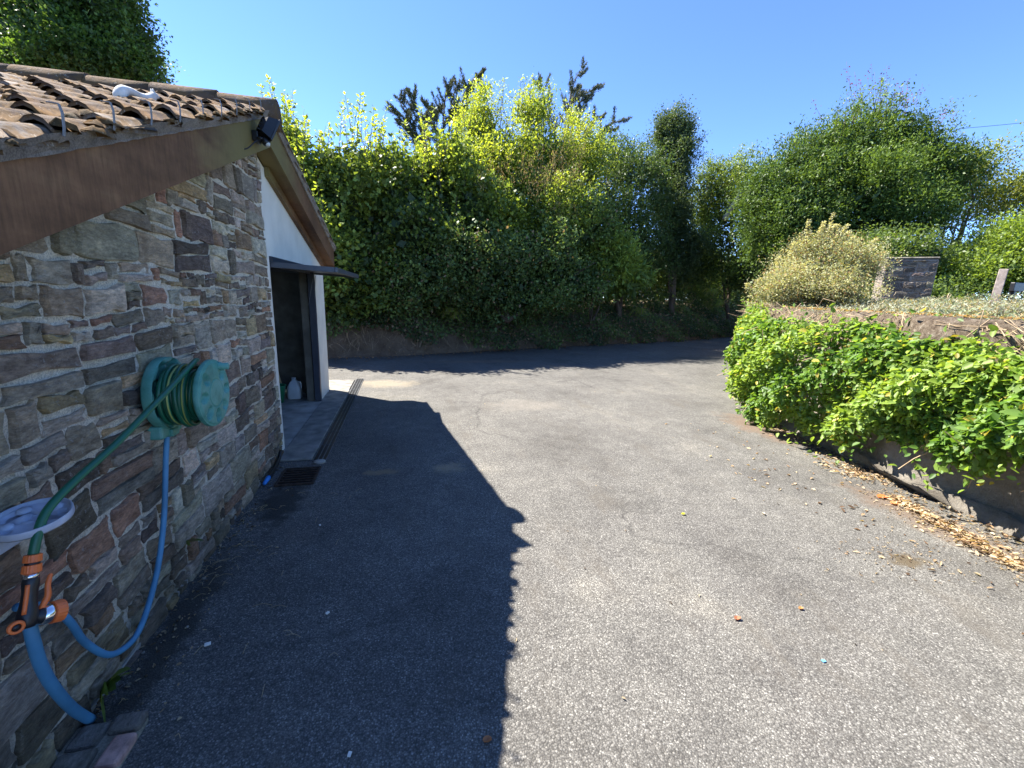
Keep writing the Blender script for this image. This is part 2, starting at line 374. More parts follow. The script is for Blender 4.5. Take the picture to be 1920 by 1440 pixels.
def trunk_mesh(parent, base, forks, r0=.14, m=None, name='trunk'):
    b = MB(); base = Vector(base)
    for tip, bend, r in forks:
        tip = Vector(tip); mid = base.lerp(tip, .5)+Vector(bend)
        pts = spline([base, base.lerp(mid, .5)+Vector((random.uniform(-.1, .1), random.uniform(-.1, .1), 0)), mid, mid.lerp(tip, .5)+Vector((random.uniform(-.15, .15), 0, .1)), tip], 4)
        n_ = len(pts); b.tube(pts, [r*(1-.85*i/(n_-1)) for i in range(n_)], 7)
        for q in range(4):
            s = pts[int(n_*(.35+.14*q))]; e = s+Vector((random.uniform(-1, 1), random.uniform(-.6, .6), random.uniform(.2, 1)))*.9
            b.tube(spline([s, s.lerp(e, .5)+Vector((0, 0, .1)), e], 3), [r*.35*(1-.12*i) for i in range(7)], 5)
    return b.build(name, m or M_bark, parent)
def shoots(parent, bases, dirs, lens, size, c1, c2, m=None, name='shoots', per=34, dead=None, pd=0., asp=.6, rad=.012, wide=.13):
    b = MB(); Ps = []; Ds = []; Cl = []
    for p, d, l in zip(bases, dirs, lens):
        p = Vector(p); d = Vector(d).normalized(); s = Vector((random.uniform(-.12, .12), random.uniform(-.12, .12), 0))*l
        pts = spline([p, p+d*l*.5+s*.4, p+d*l+s], 3); b.tube(pts, [rad*(1-.8*i/(len(pts)-1)) for i in range(len(pts))], 5)
        for k in range(per):
            t = random.random()**.8; q = p+d*l*t+s*t*t; a = random.uniform(0, 2*PI)
            o = Vector((math.cos(a), math.sin(a), random.uniform(-.2, .6)))
            Ps.append(q+o*wide*random.uniform(.1, 1)*(1.15-t)); Ds.append(o+d*.3); Cl.append(t)
    b.build('stem' if name != 'branch' else 'branch', m and M_bark or M_bark, parent)
    n = len(Ps); L = size*rng.uniform(.6, 1.3, n)
    leafmesh(name, np.array(Ps), np.array(Ds), unit(np.array([0, 0, 1.])+rng.normal(0, .6, (n, 3))), L, L*asp, colvar(n, c1, c2, 1, dead, pd, np.array(Cl)[:, None]*.8), m or M_leaf, parent)

# ================================================================ SETTING
def sheet(name, x0, x1, y0, y1, z, m, n=1):
    b = MB(); b.add([(x0, y0, z), (x1, y0, z), (x1, y1, z), (x0, y1, z)], [(0, 1, 2, 3)]); return tag(b.build(name, m), kind='structure')
sheet('ground', -600, 600, -300, 900, -.004, M_field)
sheet('driveway', -14, 60, -8, 34, 0, M_asphalt)
BANK = [(-14, 9.4), (-4, 10.5), (-.6, 11.1), (1.1, 11.5), (4.5, 12.8), (8.8, 14.4), (13.5, 16.1), (18, 18.4), (30, 24), (60, 34)]
def poly_pts(P, step):
    out = []
    for (a, b), (c, d) in zip(P[:-1], P[1:]):
        l = math.hypot(c-a, d-b); k = max(1, int(l/step))
        for i in range(k): t = i/k; out.append((a+(c-a)*t, b+(d-b)*t, (c-a)/l, (d-b)/l))
    out.append((*P[-1], out[-1][2], out[-1][3])); return out
def strip(name, P, prof, m, step=.25, amp=.12, side=1, parent=None):
    pts = poly_pts(P, step); n = len(pts); k = len(prof); V = []
    for i, (x, y, tx, ty) in enumerate(pts):
        wob = math.sin(i*.7)*.08+math.sin(i*.23+1)*.12
        for j, (o, z) in enumerate(prof):
            a = 0 if j == 0 or o > 20 else 1
            oo = o+a*(random.uniform(-1, 1)*amp+wob); V.append((x-ty*oo*side, y+tx*oo*side, z+(a*random.uniform(-.5, .5)*amp)))
    Fc = [(i*k+j, (i+1)*k+j, (i+1)*k+j+1, i*k+j+1) for i in range(n-1) for j in range(k-1)]
    return link(name, npmesh(name, V, Fc, smooth=True), m, parent)
b_ = strip('earth_bank', BANK, [(0, -.02), (.12, .1), (.25, .3), (.35, .55), (.55, .8), (.8, 1.0), (1.3, 1.2), (2.2, 1.35), (5, 1.45), (16, 1.5), (60, 1.5)], M_earth)
tag(b_, kind='structure')

# ================================================================ GARAGE
YA = 4.42; XB = .15                      # ridge line, bargeboard plane
YE0, YE1 = .1, 7.62                      # eaves
def zb(y): return 1.76+.391*(y-1.55) if y <= YA else (1.76+.391*(YA-1.55))-.262*(y-YA)   # underside of bargeboard
def zt(y): return zb(y)+.235
G = empty('garage', (0, 4.4, 0), 'stone and cream rendered garage with mossy tiled roof and its door swung open', 'garage')
# rubble wall, stone by stone in one mesh
def rubble(y0, y1, ztop, x0, seed, hmin=.085, hmax=.20, cols=None, wmin=.7, wmax=2.0, quad=None):
    R = random.Random(seed); V = []; Fc = []; C = []
    def nz(y, z, s): return .011*math.sin(y*3.1+z*7+s)+.009*math.sin(y*7.7+s*2.3+z*3)+.006*math.sin(y*17+s)
    pal = cols or [(.155, .135, .120), (.18, .168, .15), (.14, .105, .085), (.18, .115, .085), (.22, .175, .115), (.075, .066, .060), (.24, .225, .20), (.14, .13, .125), (.12, .10, .086), (.20, .185, .16), (.17, .155, .138), (.15, .132, .112), (.09, .075, .065), (.26, .24, .215), (.19, .165, .13)]
    def stone(a, b_, c, d, g):     # corners yz : a bl, b br, c tr, d tl
        w_ = math.dist(a, b_); h_ = math.dist(a, d)
        if w_ < .035 or h_ < .025: return
        k = R.choice([4, 5, 5]); ring = []
        cut = R.uniform(.02, .12)
        base = [(0, cut), (0, .5), (0, 1-cut), (cut*h_/w_*.8, 1), (.35, 1), (.68, 1), (1-cut*h_/w_*.8, 1), (1, 1-cut), (1, .5), (1, cut), (1-cut*h_/w_*.8, 0), (.66, 0), (.33, 0), (cut*h_/w_*.8, 0)]
        cy = sum(p[0] for p in (a, b_, c, d))/4; cz = sum(p[1] for p in (a, b_, c, d))/4
        for u, v in base:
            u = min(max(u, 0), 1); y = (a[0]*(1-u)+b_[0]*u)*(1-v)+(d[0]*(1-u)+c[0]*u)*v; z = (a[1]*(1-u)+b_[1]*u)*(1-v)+(d[1]*(1-u)+c[1]*u)*v
            y += R.uniform(-1, 1)*min(.014, w_*.075); z += R.uniform(-1, 1)*min(.011, h_*.10)
            L_ = math.hypot(y-cy, z-cz); f = max(.2, 1-g/L_); ring.append((cy+(y-cy)*f, cz+(z-cz)*f))
        pr = R.uniform(.0, .019); n = len(ring); s = len(V); tl1, tl2 = R.uniform(-.05, .05), R.uniform(-.08, .08)
        cc = R.choice(pal); q = R.uniform(.75, 1.3); cc = tuple(v*q*k_*R.uniform(.94, 1.06) for v, k_ in zip(cc, (2.4, 2.2, 1.86)))
        for f, x in ((1.0, -.014), (.99, pr*.4), (.95, pr), (.55, pr+.002)):
            for (y, z) in ring:
                yy = cy+(y-cy)*f; zz = cz+(z-cz)*f
                V.append((x0+x+(tl1*(yy-cy)+tl2*(zz-cz) if f < 1 else 0)+R.uniform(-.0035, .0035), yy, zz)); C.append(cc)
        V.append((x0+pr+.004, cy, cz)); C.append(cc)
        for r in range(3):
            for i in range(n): Fc.append((s+r*n+i, s+r*n+(i+1) % n, s+(r+1)*n+(i+1) % n, s+(r+1)*n+i))
        for i in range(n): Fc.append((s+3*n+i, s+3*n+(i+1) % n, s+4*n, s+4*n))
    z = -.03; rows = [z]
    while z < 3.2: z += R.uniform(hmin, hmax); rows.append(z)
    for r, (za, zb_) in enumerate(zip(rows[:-1], rows[1:])):
        y = y0; h = zb_-za
        while y < y1-.02:
            kind = R.random()
            if kind < .14: w_ = h*R.uniform(.5, .9); lay = [1]
            elif kind < .52: w_ = h*R.uniform(1.1, 2.3); lay = [1]
            elif kind < .88: w_ = h*R.uniform(1.3, 2.8); lay = [R.choice([1, 1, 2]), R.choice([1, 2])]
            else: w_ = h*R.uniform(.9, 1.6); lay = [1, 1, 1]
            if y+w_ > y1-.08: w_ = y1-y
            if zb_ < ztop(y+w_/2)+.28:
                sk = R.uniform(-.02, .02); nl = len(lay); cuts = [0]+sorted((i+R.uniform(-.2, .2))/nl for i in range(1, nl))+[1]
                for li, kk in enumerate(lay):
                    v0, v1 = cuts[li], cuts[li+1]; us = [0]+[(i+R.uniform(-.15, .15))/kk for i in range(1, kk)]+[1]
                    t0, t1 = R.uniform(-.012, .012), R.uniform(-.012, .012)
                    for u0, u1 in zip(us[:-1], us[1:]):
                        def pt(u, v, t): yy = y+w_*u; lo = za+nz(yy, za, 1); hi = zb_+nz(yy, zb_, 1); return (min(yy+(sk*(v-.5) if 0 < u < 1 else 0), y1), lo+(hi-lo)*v+(t if 0 < v < 1 else 0))
                        stone(pt(u0, v0, t0), pt(u1, v0, t0), pt(u1, v1, t1), pt(u0, v1, t1), R.uniform(.011, .021))
            y += w_
    return V, Fc, C
V, Fc, C = rubble(.1, 4.56, lambda y: zb(y), 0., 11)
me = bpy.data.meshes.new('stone_wall'); 
s0 = len(V); ny, nz_ = 150, 100                       # mortar bed, gently uneven
ys = np.linspace(.1, 4.56, ny)
Vm = []; 
for j in range(nz_+1):
    for yv in ys:
        zz = j/nz_*(zb(yv)+.20)
        Vm.append((-.008+random.uniform(-1, 1)*.004+.004*math.sin(yv*9+zz*13), yv, zz))
Fm = [(s0+j*ny+i, s0+j*ny+i+1, s0+(j+1)*ny+i+1, s0+(j+1)*ny+i) for j in range(nz_) for i in range(ny-1)]
V += Vm; C += [(1, 1, 1)]*len(Vm)
s1 = len(V); V += [(-.006, 4.56, -.02), (-.30, 4.56, -.02), (-.30, 4.56, 2.9), (-.006, 4.56, 2.9), (-.30, .1, -.02), (-.30, .1, 1.3)]; C += [(1, 1, 1)]*6
nst = len(Fc); Fall = [tuple(f[:3]) if f[2] == f[3] else f for f in Fc]+Fm+[(s1, s1+1, s1+2, s1+3), (s1+1, s1+4, s1+5, s1+2)]
me.from_pydata(V, [], Fall); me.polygons.foreach_set('material_index', [0]*nst+[1]*(len(Fall)-nst))
me.polygons.foreach_set('use_smooth', [False]*len(Fall))
a = me.attributes.new('tint', 'FLOAT_COLOR', 'POINT'); a.data.foreach_set('color', np.hstack([np.array(C, np.float32), np.ones((len(C), 1), np.float32)]).ravel()); me.update()
link('stone_wall', me, [M_stone, M_mortar], G)
# rendered front with the door opening
OY0, OY1, OZ = 4.70, 6.78, 1.985
XW = -.015
b = MB()
def prism(b, yz, x0, x1, m=0):
    n = len(yz); v = [(x1, y, z) for y, z in yz]+[(x0, y, z) for y, z in yz]
    b.add(v, [tuple(range(n)), tuple(range(2*n-1, n-1, -1))]+[(i, i+n, (i+1) % n+n, (i+1) % n) for i in range(n)], m=m)
YF = 7.52
prism(b, [(4.562, .0), (OY0, .0), (OY0, OZ), (OY1, OZ), (OY1, 0), (YF, 0), (YF, zb(YF)-.003), (YA+.16, zb(YA+.16)-.003), (4.562, zb(4.562)-.003)], -.10, XW)
b.build('rendered_wall', M_render, G)
b = MB(); b.box(-5.6, -.102, YF-.2, YF-.002, 0, 2.0); b.box(-5.6, -5.4, .3, YF-.2, 0, 2.0); b.box(-5.4, -.31, .1, .3, 0, 1.3); b.box(-.20, -.102, 6.74, 7.0, 0, 2.2); b.build('inner_blockwork', M_block, G)
b = MB(); b.box(-5.4, .0, .3, YF-.2, .001, .022); b.build('concrete_floor', M_conc, G)
# apron outside the door and the slab past the corner
b = MB(); b.box(.002, .315, 4.36, 7.45, .0, .028, bev=.008); b.box(-.25, .30, 7.47, 8.35, .0, .02, bev=.006); b.build('threshold_slab', simple('sill_concrete', (.22, .21, .185), .9, .2, var=.4, sc_=6, bmp=.6), G)
# door frame and leaf
b = MB(); b.box(-.085, XW+.012, OY1-.075, OY1-.002, .03, OZ-.06); 
fr = b.build('door_frame', M_dark, G); b = MB(); b.box(-.12, XW+.02, OY0+.002, OY1-.002, OZ-.058, OZ-.002); b.build('lintel_bar', M_dark, fr)
b = MB()
Tl = Matrix.Translation((.565, 0, 1.885)) @ Matrix.Rotation(math.radians(2.5), 4, 'Y')
b.box(-1.95, 0, OY0+.06, OY1+.02, 0, .012, T=Tl)
for x in (-1.94, -1.3, -.65, -.045): b.box(x, x+.04, OY0+.065, OY1+.015, -.022, -.002, T=Tl)
leaf = b.build('garage_door', M_dark, G)
b = MB(); b.box(.002, .03, OY0+.04, OY1+.06, -.028, .022, T=Tl, bev=.004); b.box(-1.9, .0, OY0+.04, OY0+.058, -.028, .022, T=Tl); b.box(-1.9, 0, OY1+.022, OY1+.04, -.028, .022, T=Tl)
b.build('edge_frame', simple('door_edge_metal', (.10, .11, .13), .4, .5, .3, var=.15), leaf)
b = MB(); b.tube([(.0, OY1-.09, 1.87), (-.09, OY1-.085, 1.45)], .0025, 5); b.tube([(.02, OY1-.06, 1.87), (-.04, OY1-.07, 1.1)], .004, 5); b.build('support_arm', M_steel, leaf)
# bargeboards, soffit, moulding
def rake(b, x0, x1, zlo, zhi, ya, yb_):
    v = []
    for y in (ya, yb_):
        for x in (x0, x1): v += [(x, y, zlo(y)), (x, y, zhi(y))]
    b.add(v, [(0, 1, 3, 2), (4, 6, 7, 5), (0, 2, 6, 4), (1, 5, 7, 3), (0, 4, 5, 1), (2, 3, 7, 6)])
for ya, yb_ in ((YE0, YA), (YA+.0005, YE1)):
    b = MB(); rake(b, XB-.02, XB, lambda y: zb(y) if y <= YA else zb(y), zt, ya, yb_)
    bb = b.build('bargeboard', M_brown, G)
    b = MB(); rake(b, XW+.003, XB-.021, lambda y: zb(y)+.012, lambda y: zb(y)+.03, ya, yb_); b.build('soffit', M_brown, G)
b = MB(); rake(b, XW+.002, XW+.04, lambda y: zb(y)-.075, lambda y: zb(y)+.01, YA+.35, YE1-.03); b.build('trim_board', M_brown, G)
b = MB(); b.box(-5.9, XB, YE1+.002, YE1+.02, zb(YE1)-.03, zt(YE1)-.02); b.box(-5.9, XW, YF, YE1, zb(YE1)-.03, zb(YE1)-.01); b.build('fascia', M_brown, G)
# roof: pantile courses both sides
def ztile(y): return zt(y)+.092
GA, PIT, NW = .276, .195, 22
b = MB(); Vr = []; Fr = []; Cr = []
tpal = [(.13, .10, .08), (.10, .07, .055), (.17, .14, .115), (.23, .205, .18), (.08, .06, .05)]
def tile(u1, ylow, dirn):          # one pantile: lower edge at ylow, runs upslope
    k = 8; s = len(Vr); cc = random.choice(tpal); q = random.uniform(.8, 1.25); cc = tuple(v*q for v in cc)
    dz = random.uniform(-.006, .010); sk = random.uniform(-.012, .012)
    lift = .038
    for (t, l) in ((-.02, lift), (.35, lift*.7), (1.18, .0)):
        y = ylow+dirn*t*GA
        for i in range(k+1):
            f = i/k; x = u1-PIT*f; h = .042*max(0, math.sin(PI*min(1, f/.52)))**.8-(.012*math.sin(PI*max(0, (f-.52)/.48)))
            Vr.append((x+sk*t, y+(sk if t < 0 else 0), ztile(min(max(y, YE0-.3), YE1+.3) if not (dirn > 0 and y > YA) else YA)-.055+l+h+dz)); Cr.append(cc)
    th = .016
    for i in range(k+1): x, y, z = Vr[s+i]; Vr.append((x, y, z-th)); Cr.append(cc)
    for r in range(2):
        for i in range(k): a_ = s+r*(k+1)+i; f = (a_, a_+1, a_+k+2, a_+k+1); Fr.append(f if dirn < 0 else f[::-1])
    for i in range(k): a_ = s+i; c_ = s+3*(k+1)+i; Fr.append((a_, c_, c_+1, a_+1))
    # outer long edge
    e = len(Vr); 
    for r in range(3): x, y, z = Vr[s+r*(k+1)]; Vr.append((x, y, z-.018)); Cr.append(cc)
    for r in range(2): Fr.append((s+r*(k+1), s+(r+1)*(k+1), e+r+1, e+r))
yl = [1.53+GA*i for i in range(-5, 10)]
for y in yl:
    for j in range(31): tile(.186-j*PIT+random.uniform(-.006, .006), y, 1)
for i in range(12):
    y = YE1+.06-GA*i
    if y > YA+.1:
        for j in range(26): tile(.19-j*PIT, y, -1)
rf = link('roof', npmesh('roof', Vr, Fr, Cr, smooth=False), M_tile, G)
me = rf.data; me.polygons.foreach_set('use_smooth', np.ones(len(me.polygons), bool))
b = MB()
for ya, yb_ in ((YE0, YA), (YA+.001, YE1)): rake(b, -5.9, XB-.03, lambda y: zt(y)-.02, lambda y: zt(y)+.045, ya, yb_)
b.build('roof_deck', M_block, G)
# ridge tiles
b = MB(); zr_ = ztile(YA)-.025
for i in range(14):
    x1 = .225-i*.44; rr = .125+random.uniform(-.004, .006)
    T = Matrix.Translation((x1, YA, zr_-.05+random.uniform(-.005, .008))) @ Matrix.Rotation(-PI/2, 4, 'Y') @ Matrix.Rotation(random.uniform(-.01, .01), 4, 'X')
    q = random.uniform(.7, 1.1); b.lathe([(.0, -.001), (rr, 0), (rr*.98, .2), (rr*.96, .45)], T, 24, c=(.17*q, .12*q, .085*q))
b.build('ridge_tiles', M_tile, G)
# moss cushions in the channels
P = []; Fq = []; Cm = []
for i in range(4200):
    y = random.uniform(.6, YA+.1); j = random.random()**1.4*25; x = .2-(int(j)+random.uniform(.48, 1.02) if random.random() < .75 else j)*PIT
    yy = min(y, YA); r = random.uniform(.012, .042); z = ztile(yy)-.045+random.uniform(0, .025); s = len(P); K = 6
    cc = random.choice([(.17, .10, .04), (.12, .075, .035), (.22, .14, .06), (.08, .06, .03)])
    for rr, h in ((1, 0), (.75, .5), (0.25, .75)):
        for k in range(K): a_ = k*2*PI/K+random.uniform(-.3, .3); P.append((x+math.cos(a_)*r*rr*random.uniform(.7, 1.3), y+math.sin(a_)*r*rr*random.uniform(.7, 1.5), z+h*r*random.uniform(.7, 1.2))); Cm.append(cc)
    for q in range(2):
        for k in range(K): Fq.append((s+q*K+k, s+q*K+(k+1) % K, s+(q+1)*K+(k+1) % K, s+(q+1)*K+k))
    Fq.append((s+2*K, s+2*K+1, s+2*K+2, s+2*K+3)); Fq.append((s+2*K, s+2*K+3, s+2*K+4, s+2*K+5))
mo = link('moss', npmesh('moss', P, Fq, Cm), M_tile, rf); mo['kind'] = 'stuff'
# verge mortar
for nm, ya, yb_ in (('a', YE0, YA), ('b', YA, YE1)):
    n_ = 90; V = []; k = 5
    for i in range(n_+1):
        y = ya+(yb_-ya)*i/n_
        for j in range(k+1): zz = zt(y)+.002+(ztile(y)-.030-zt(y))*j/k; V.append((XB+.014+.030*j/k+random.uniform(-.004, .004), y, zz+(random.uniform(-.006, .006) if j == k else 0)))
    b = MB(); b.add(V, [(i*(k+1)+j, (i+1)*(k+1)+j, (i+1)*(k+1)+j+1, i*(k+1)+j+1) for i in range(n_) for j in range(k)], sm=True)
    V2 = []
    for i in range(n_+1): y = ya+(yb_-ya)*i/n_; V2 += [(XB-.04, y, zt(y)+.002), (XB+.017, y, zt(y)+.002+random.uniform(-.003, .003)), (XB+.017, y, zt(y)+.012)]
    b.add(V2, [(i*3, (i+1)*3, (i+1)*3+1, i*3+1) for i in range(n_)]+[(i*3+1, (i+1)*3+1, (i+1)*3+2, i*3+2) for i in range(n_)])
    b.build('verge_mortar', M_verge, G)
# verge clips: one strip of bent metal per course
clip0 = None
for i, y in enumerate([1.53+GA*k for k in range(-2, 10)]):
    z = ztile(y)
    if clip0 is None:
        b = MB(); xs = XB+.046; w_ = .0048
        prof = [(-.03, .058), (.0, .056), (.006, .03), (.004, -.015), (.0, -.038)]
        for (xa, za_), (xc, zc) in zip(prof[:-1], prof[1:]):
            v = []
            for yy in (-w_, w_): v += [(xs+xa, y+yy, z+za_), (xs+xa+.003, y+yy, z+za_+.002), (xs+xc+.003, y+yy, z+zc+.002), (xs+xc, y+yy, z+zc)]
            b.add(v, [(0, 1, 2, 3), (7, 6, 5, 4), (0, 4, 5, 1), (2, 6, 7, 3), (0, 3, 7, 4), (1, 5, 6, 2)])
        clip0 = b.build('verge_clip', M_steel, G); y00 = y; z00 = z
    else:
        c = clip0.copy(); col.objects.link(c); c.parent = G; c.matrix_parent_inverse = Matrix.Translation(-G.location)
        c.location = (0, y-y00, z-z00); c.rotation_euler = (0, 0, 0)

# ================================================================ ROADSIDE WALL AND RAISED BED
WL = [(5.35, -2.5), (5.8, 1.88), (6.07, 3.16), (6.35, 4.5), (7.3, 6.03), (9.77, 9.0), (12.6, 12.0), (20, 15.6), (60, 28)]
rw = strip('retaining_wall', WL, [(-.055, 0), (-.05, .12), (-.005, .125), (0, .3), (0, .7), (-.01, 1.1), (-.02, 1.42), (0, 1.58), (.08, 1.62), (.3, 1.62), (.34, 1.5)], M_rwall, .12, .028, -1)
tag(rw, 'weathered rendered retaining wall along the right side of the drive', 'wall')
bd = strip('garden_bed', WL, [(.3, 1.3), (.36, 1.54), (1.0, 1.60), (2, 1.70), (5, 1.93), (9, 2.02), (30, 2.1)], M_soil, .5, .03, -1)
tag(bd, kind='structure')

# ================================================================ TREES AND HEDGES ON THE BANK
at0 = at
def at(px, py, d): return at0(px, py, d+float(np.interp(px, [400, 500, 770, 960, 1110, 1165, 1262, 1370, 1425, 1445], [0, .3, .5, .9, 2.4, 2.6, 3.4, 4.0, 4.0, 0])))
LIME, LITE, MID, DEEP, DARK = (.33, .38, .055), (.22, .29, .05), (.12, .18, .042), (.055, .09, .03), (.026, .045, .02)
def tree(name, label, cat, base_px, dep, lobes, n, per, size, c1, c2, group='trees and tall shrubs along the bank', zb_=1.2, trunks=3, shoot=None, tr=.09, **kw):
    bp = at(base_px, 560, dep); bp = Vector((bp.x, bp.y, zb_))
    r = empty(name, bp, label, cat, group)
    L = [lob(*l) for l in lobes]
    f = []
    for k in range(trunks):
        c, rr = L[k % len(L)]; f.append((Vector(c)+Vector((random.uniform(-.4, .4)*rr[0], random.uniform(-.3, .3), random.uniform(.1, .7)*rr[2])), (random.uniform(-.2, .2), random.uniform(-.2, .2), 0), tr*random.uniform(.6, 1)))
    trunk_mesh(r, bp-Vector((0, 0, .3)), f)
    o, base, sd = foliage(r, L, n, per, size, c1, c2, **kw)
    if shoot:
        pts, ln, ssz, k1, k2 = shoot[:5]; B = []; D = []; LN = []
        for (px, py, d, l) in pts:
            B.append(at(px, py, d)); D.append(Vector((random.uniform(-.25, .25), random.uniform(-.25, .25), 1))); LN.append(l)
        shoots(r, B, D, LN, ssz, k1, k2, **(shoot[5] if len(shoot) > 5 else {}))
    return r
def topline(pts, d, l, jit=16, rep=4, dj=.7):
    """upright shoots rising from just under the outline of a crown"""
    out = []
    for px, py in pts:
        for _ in range(rep):
            ll = l*random.uniform(.6, 1.2); out.append((px+random.uniform(-jit, jit), py+ll*F/d*random.uniform(.8, 1.1), d+random.uniform(-dj, dj), ll))
    return out
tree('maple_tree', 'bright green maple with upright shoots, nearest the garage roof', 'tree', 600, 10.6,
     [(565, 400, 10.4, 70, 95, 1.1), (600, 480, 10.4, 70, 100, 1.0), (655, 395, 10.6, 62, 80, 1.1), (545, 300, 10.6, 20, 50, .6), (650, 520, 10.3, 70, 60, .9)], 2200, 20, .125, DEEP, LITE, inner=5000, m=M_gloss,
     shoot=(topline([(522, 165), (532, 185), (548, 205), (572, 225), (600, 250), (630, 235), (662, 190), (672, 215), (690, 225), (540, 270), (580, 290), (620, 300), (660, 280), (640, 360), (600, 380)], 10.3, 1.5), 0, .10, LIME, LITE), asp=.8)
tree('hazel_tree', 'lime green hazel with sunlit pointed tips in the middle of the bank', 'tree', 770, 11.2,
     [(740, 395, 11.3, 70, 80, 1.2), (815, 380, 11.6, 65, 85, 1.2), (760, 440, 10.9, 95, 90, 1.2), (870, 430, 11.3, 80, 90, 1.1)], 2700, 20, .115, DEEP, LITE, inner=5000, m=M_leaf,
     shoot=(topline([(700, 215), (715, 250), (738, 265), (770, 250), (795, 205), (805, 240), (835, 230), (760, 320), (710, 310), (820, 290), (860, 250), (780, 340), (740, 390), (830, 370)], 10.9, 1.4), 0, .10, LIME, LITE), asp=.75)
tree('ash_tree', 'tall pale green ash hung with dry brown seed clusters', 'tree', 960, 12.5,
     [(920, 310, 12.4, 65, 70, 1.2), (1010, 310, 12.5, 80, 75, 1.3), (1085, 320, 12.8, 55, 75, 1.1), (990, 390, 12.0, 110, 95, 1.2), (900, 230, 12.7, 38, 45, .8), (1000, 215, 12.5, 30, 35, .6)], 3600, 20, .085, MID, LIME, inner=6000, m=M_leaf, asp=.5,
     shoot=(topline([(880, 175), (905, 165), (930, 150), (960, 160), (985, 150), (1010, 190), (1040, 190), (1065, 205), (1090, 215), (1115, 240), (1000, 210), (950, 220)], 12.3, 1.25), 0, .09, LIME, LITE, dict(asp=.45)))
r_ = bpy.data.objects['ash_tree']
P = []; D = []
for cx_, cy_, sx, sy, k in ((1010, 300, 55, 45, 46), (920, 310, 35, 25, 18), (1060, 330, 40, 50, 34), (1080, 270, 25, 40, 16)):
    for _ in range(k):
        q = at(random.gauss(cx_, sx*.6), random.gauss(cy_, sy*.6), random.uniform(10.1, 10.9))
        for _ in range(26): P.append((q.x+random.gauss(0, .06), q.y+random.gauss(0, .06), q.z-random.uniform(0, .42))); D.append((random.gauss(0, .25), random.gauss(0, .25), -1))
n = len(P); leafmesh('seed_clusters', np.array(P), np.array(D), unit(rng.normal(size=(n, 3))), rng.uniform(.04, .07, n), rng.uniform(.008, .014, n), colvar(n, (.30, .20, .10), (.42, .32, .18), 1), M_dry, r_)
tree('hawthorn_tree', 'dull grey green hawthorn draped with ivy below the ash', 'tree', 950, 11.4,
     [(1050, 540, 12.2, 110, 40, 1.0), (960, 560, 11.8, 110, 30, .9), (900, 520, 11.0, 110, 75, 1.0), (1010, 500, 11.6, 100, 90, 1.0), (800, 520, 10.7, 100, 70, .9), (1080, 440, 12.2, 70, 80, 1.0)], 3000, 22, .088, DEEP, (.16, .23, .065), inner=5000, m=M_gloss, dead=(.24, .16, .09), pd=.05, asp=.7)
tree('laurel_bush', 'glossy laurel bush with long leaves low in the hedge', 'bush', 1110, 12.6,
     [(1110, 490, 12.4, 75, 60, .9), (1170, 520, 13.0, 50, 45, .8)], 700, 16, .17, MID, LITE, inner=1200, m=M_gloss, asp=.36, tr=.05, oval=True, zb_=1.0)
tree('holly_tree', 'dark holly with grey green leaves right of the ash', 'tree', 1165, 13.6,
     [(1150, 370, 13.8, 60, 95, 1.1), (1190, 320, 14.2, 45, 55, .9), (1180, 440, 13.8, 65, 80, 1.1), (1130, 290, 14.2, 40, 50, .9), (1225, 355, 14.2, 45, 75, .9), (1225, 470, 14.2, 55, 70, .9), (1150, 500, 14, 70, 45, .9)], 2200, 20, .075, DEEP, (.10, .16, .04), inner=4000, m=M_gloss, asp=.6,
     shoot=(topline([(1190, 265), (1170, 280), (1210, 290), (1150, 260)], 14, .5), 0, .08, LITE, MID))
tree('ivy_clad_tree', 'slender rounded tree column clad in dark small ivy leaves', 'tree', 1262, 15,
     [(1262, 300, 15, 50, 80, .9), (1262, 400, 15, 50, 90, .9), (1250, 250, 15, 32, 38, .6), (1275, 255, 15, 28, 38, .6), (1275, 470, 15, 55, 70, .9)], 2400, 24, .07, (.045, .075, .028), (.10, .14, .065), inner=5000, m=M_gloss, asp=.7, fr=(.2, .35), tr=.13)
tree('elder_tree', 'mid green elder with twiggy pale tips between the ivy column and the great bay', 'tree', 1370, 16,
     [(1345, 400, 16, 50, 90, 1.2), (1390, 355, 16.4, 52, 72, 1.1), (1400, 460, 15.6, 60, 80, 1.1), (1330, 480, 15.6, 50, 70, 1.), (1318, 375, 15.8, 40, 72, 1.), (1345, 345, 15.8, 35, 50, .9), (1290, 500, 15.8, 60, 50, 1.), (1390, 520, 15.6, 60, 40, 1.)], 2400, 20, .085, DEEP, LITE, inner=4500, m=M_gloss, asp=.6,
     shoot=(topline([(1380, 290), (1405, 300), (1420, 320), (1350, 330), (1330, 340)], 16, .9, 8), 0, .085, (.14, .19, .08), MID, dict(per=24)))
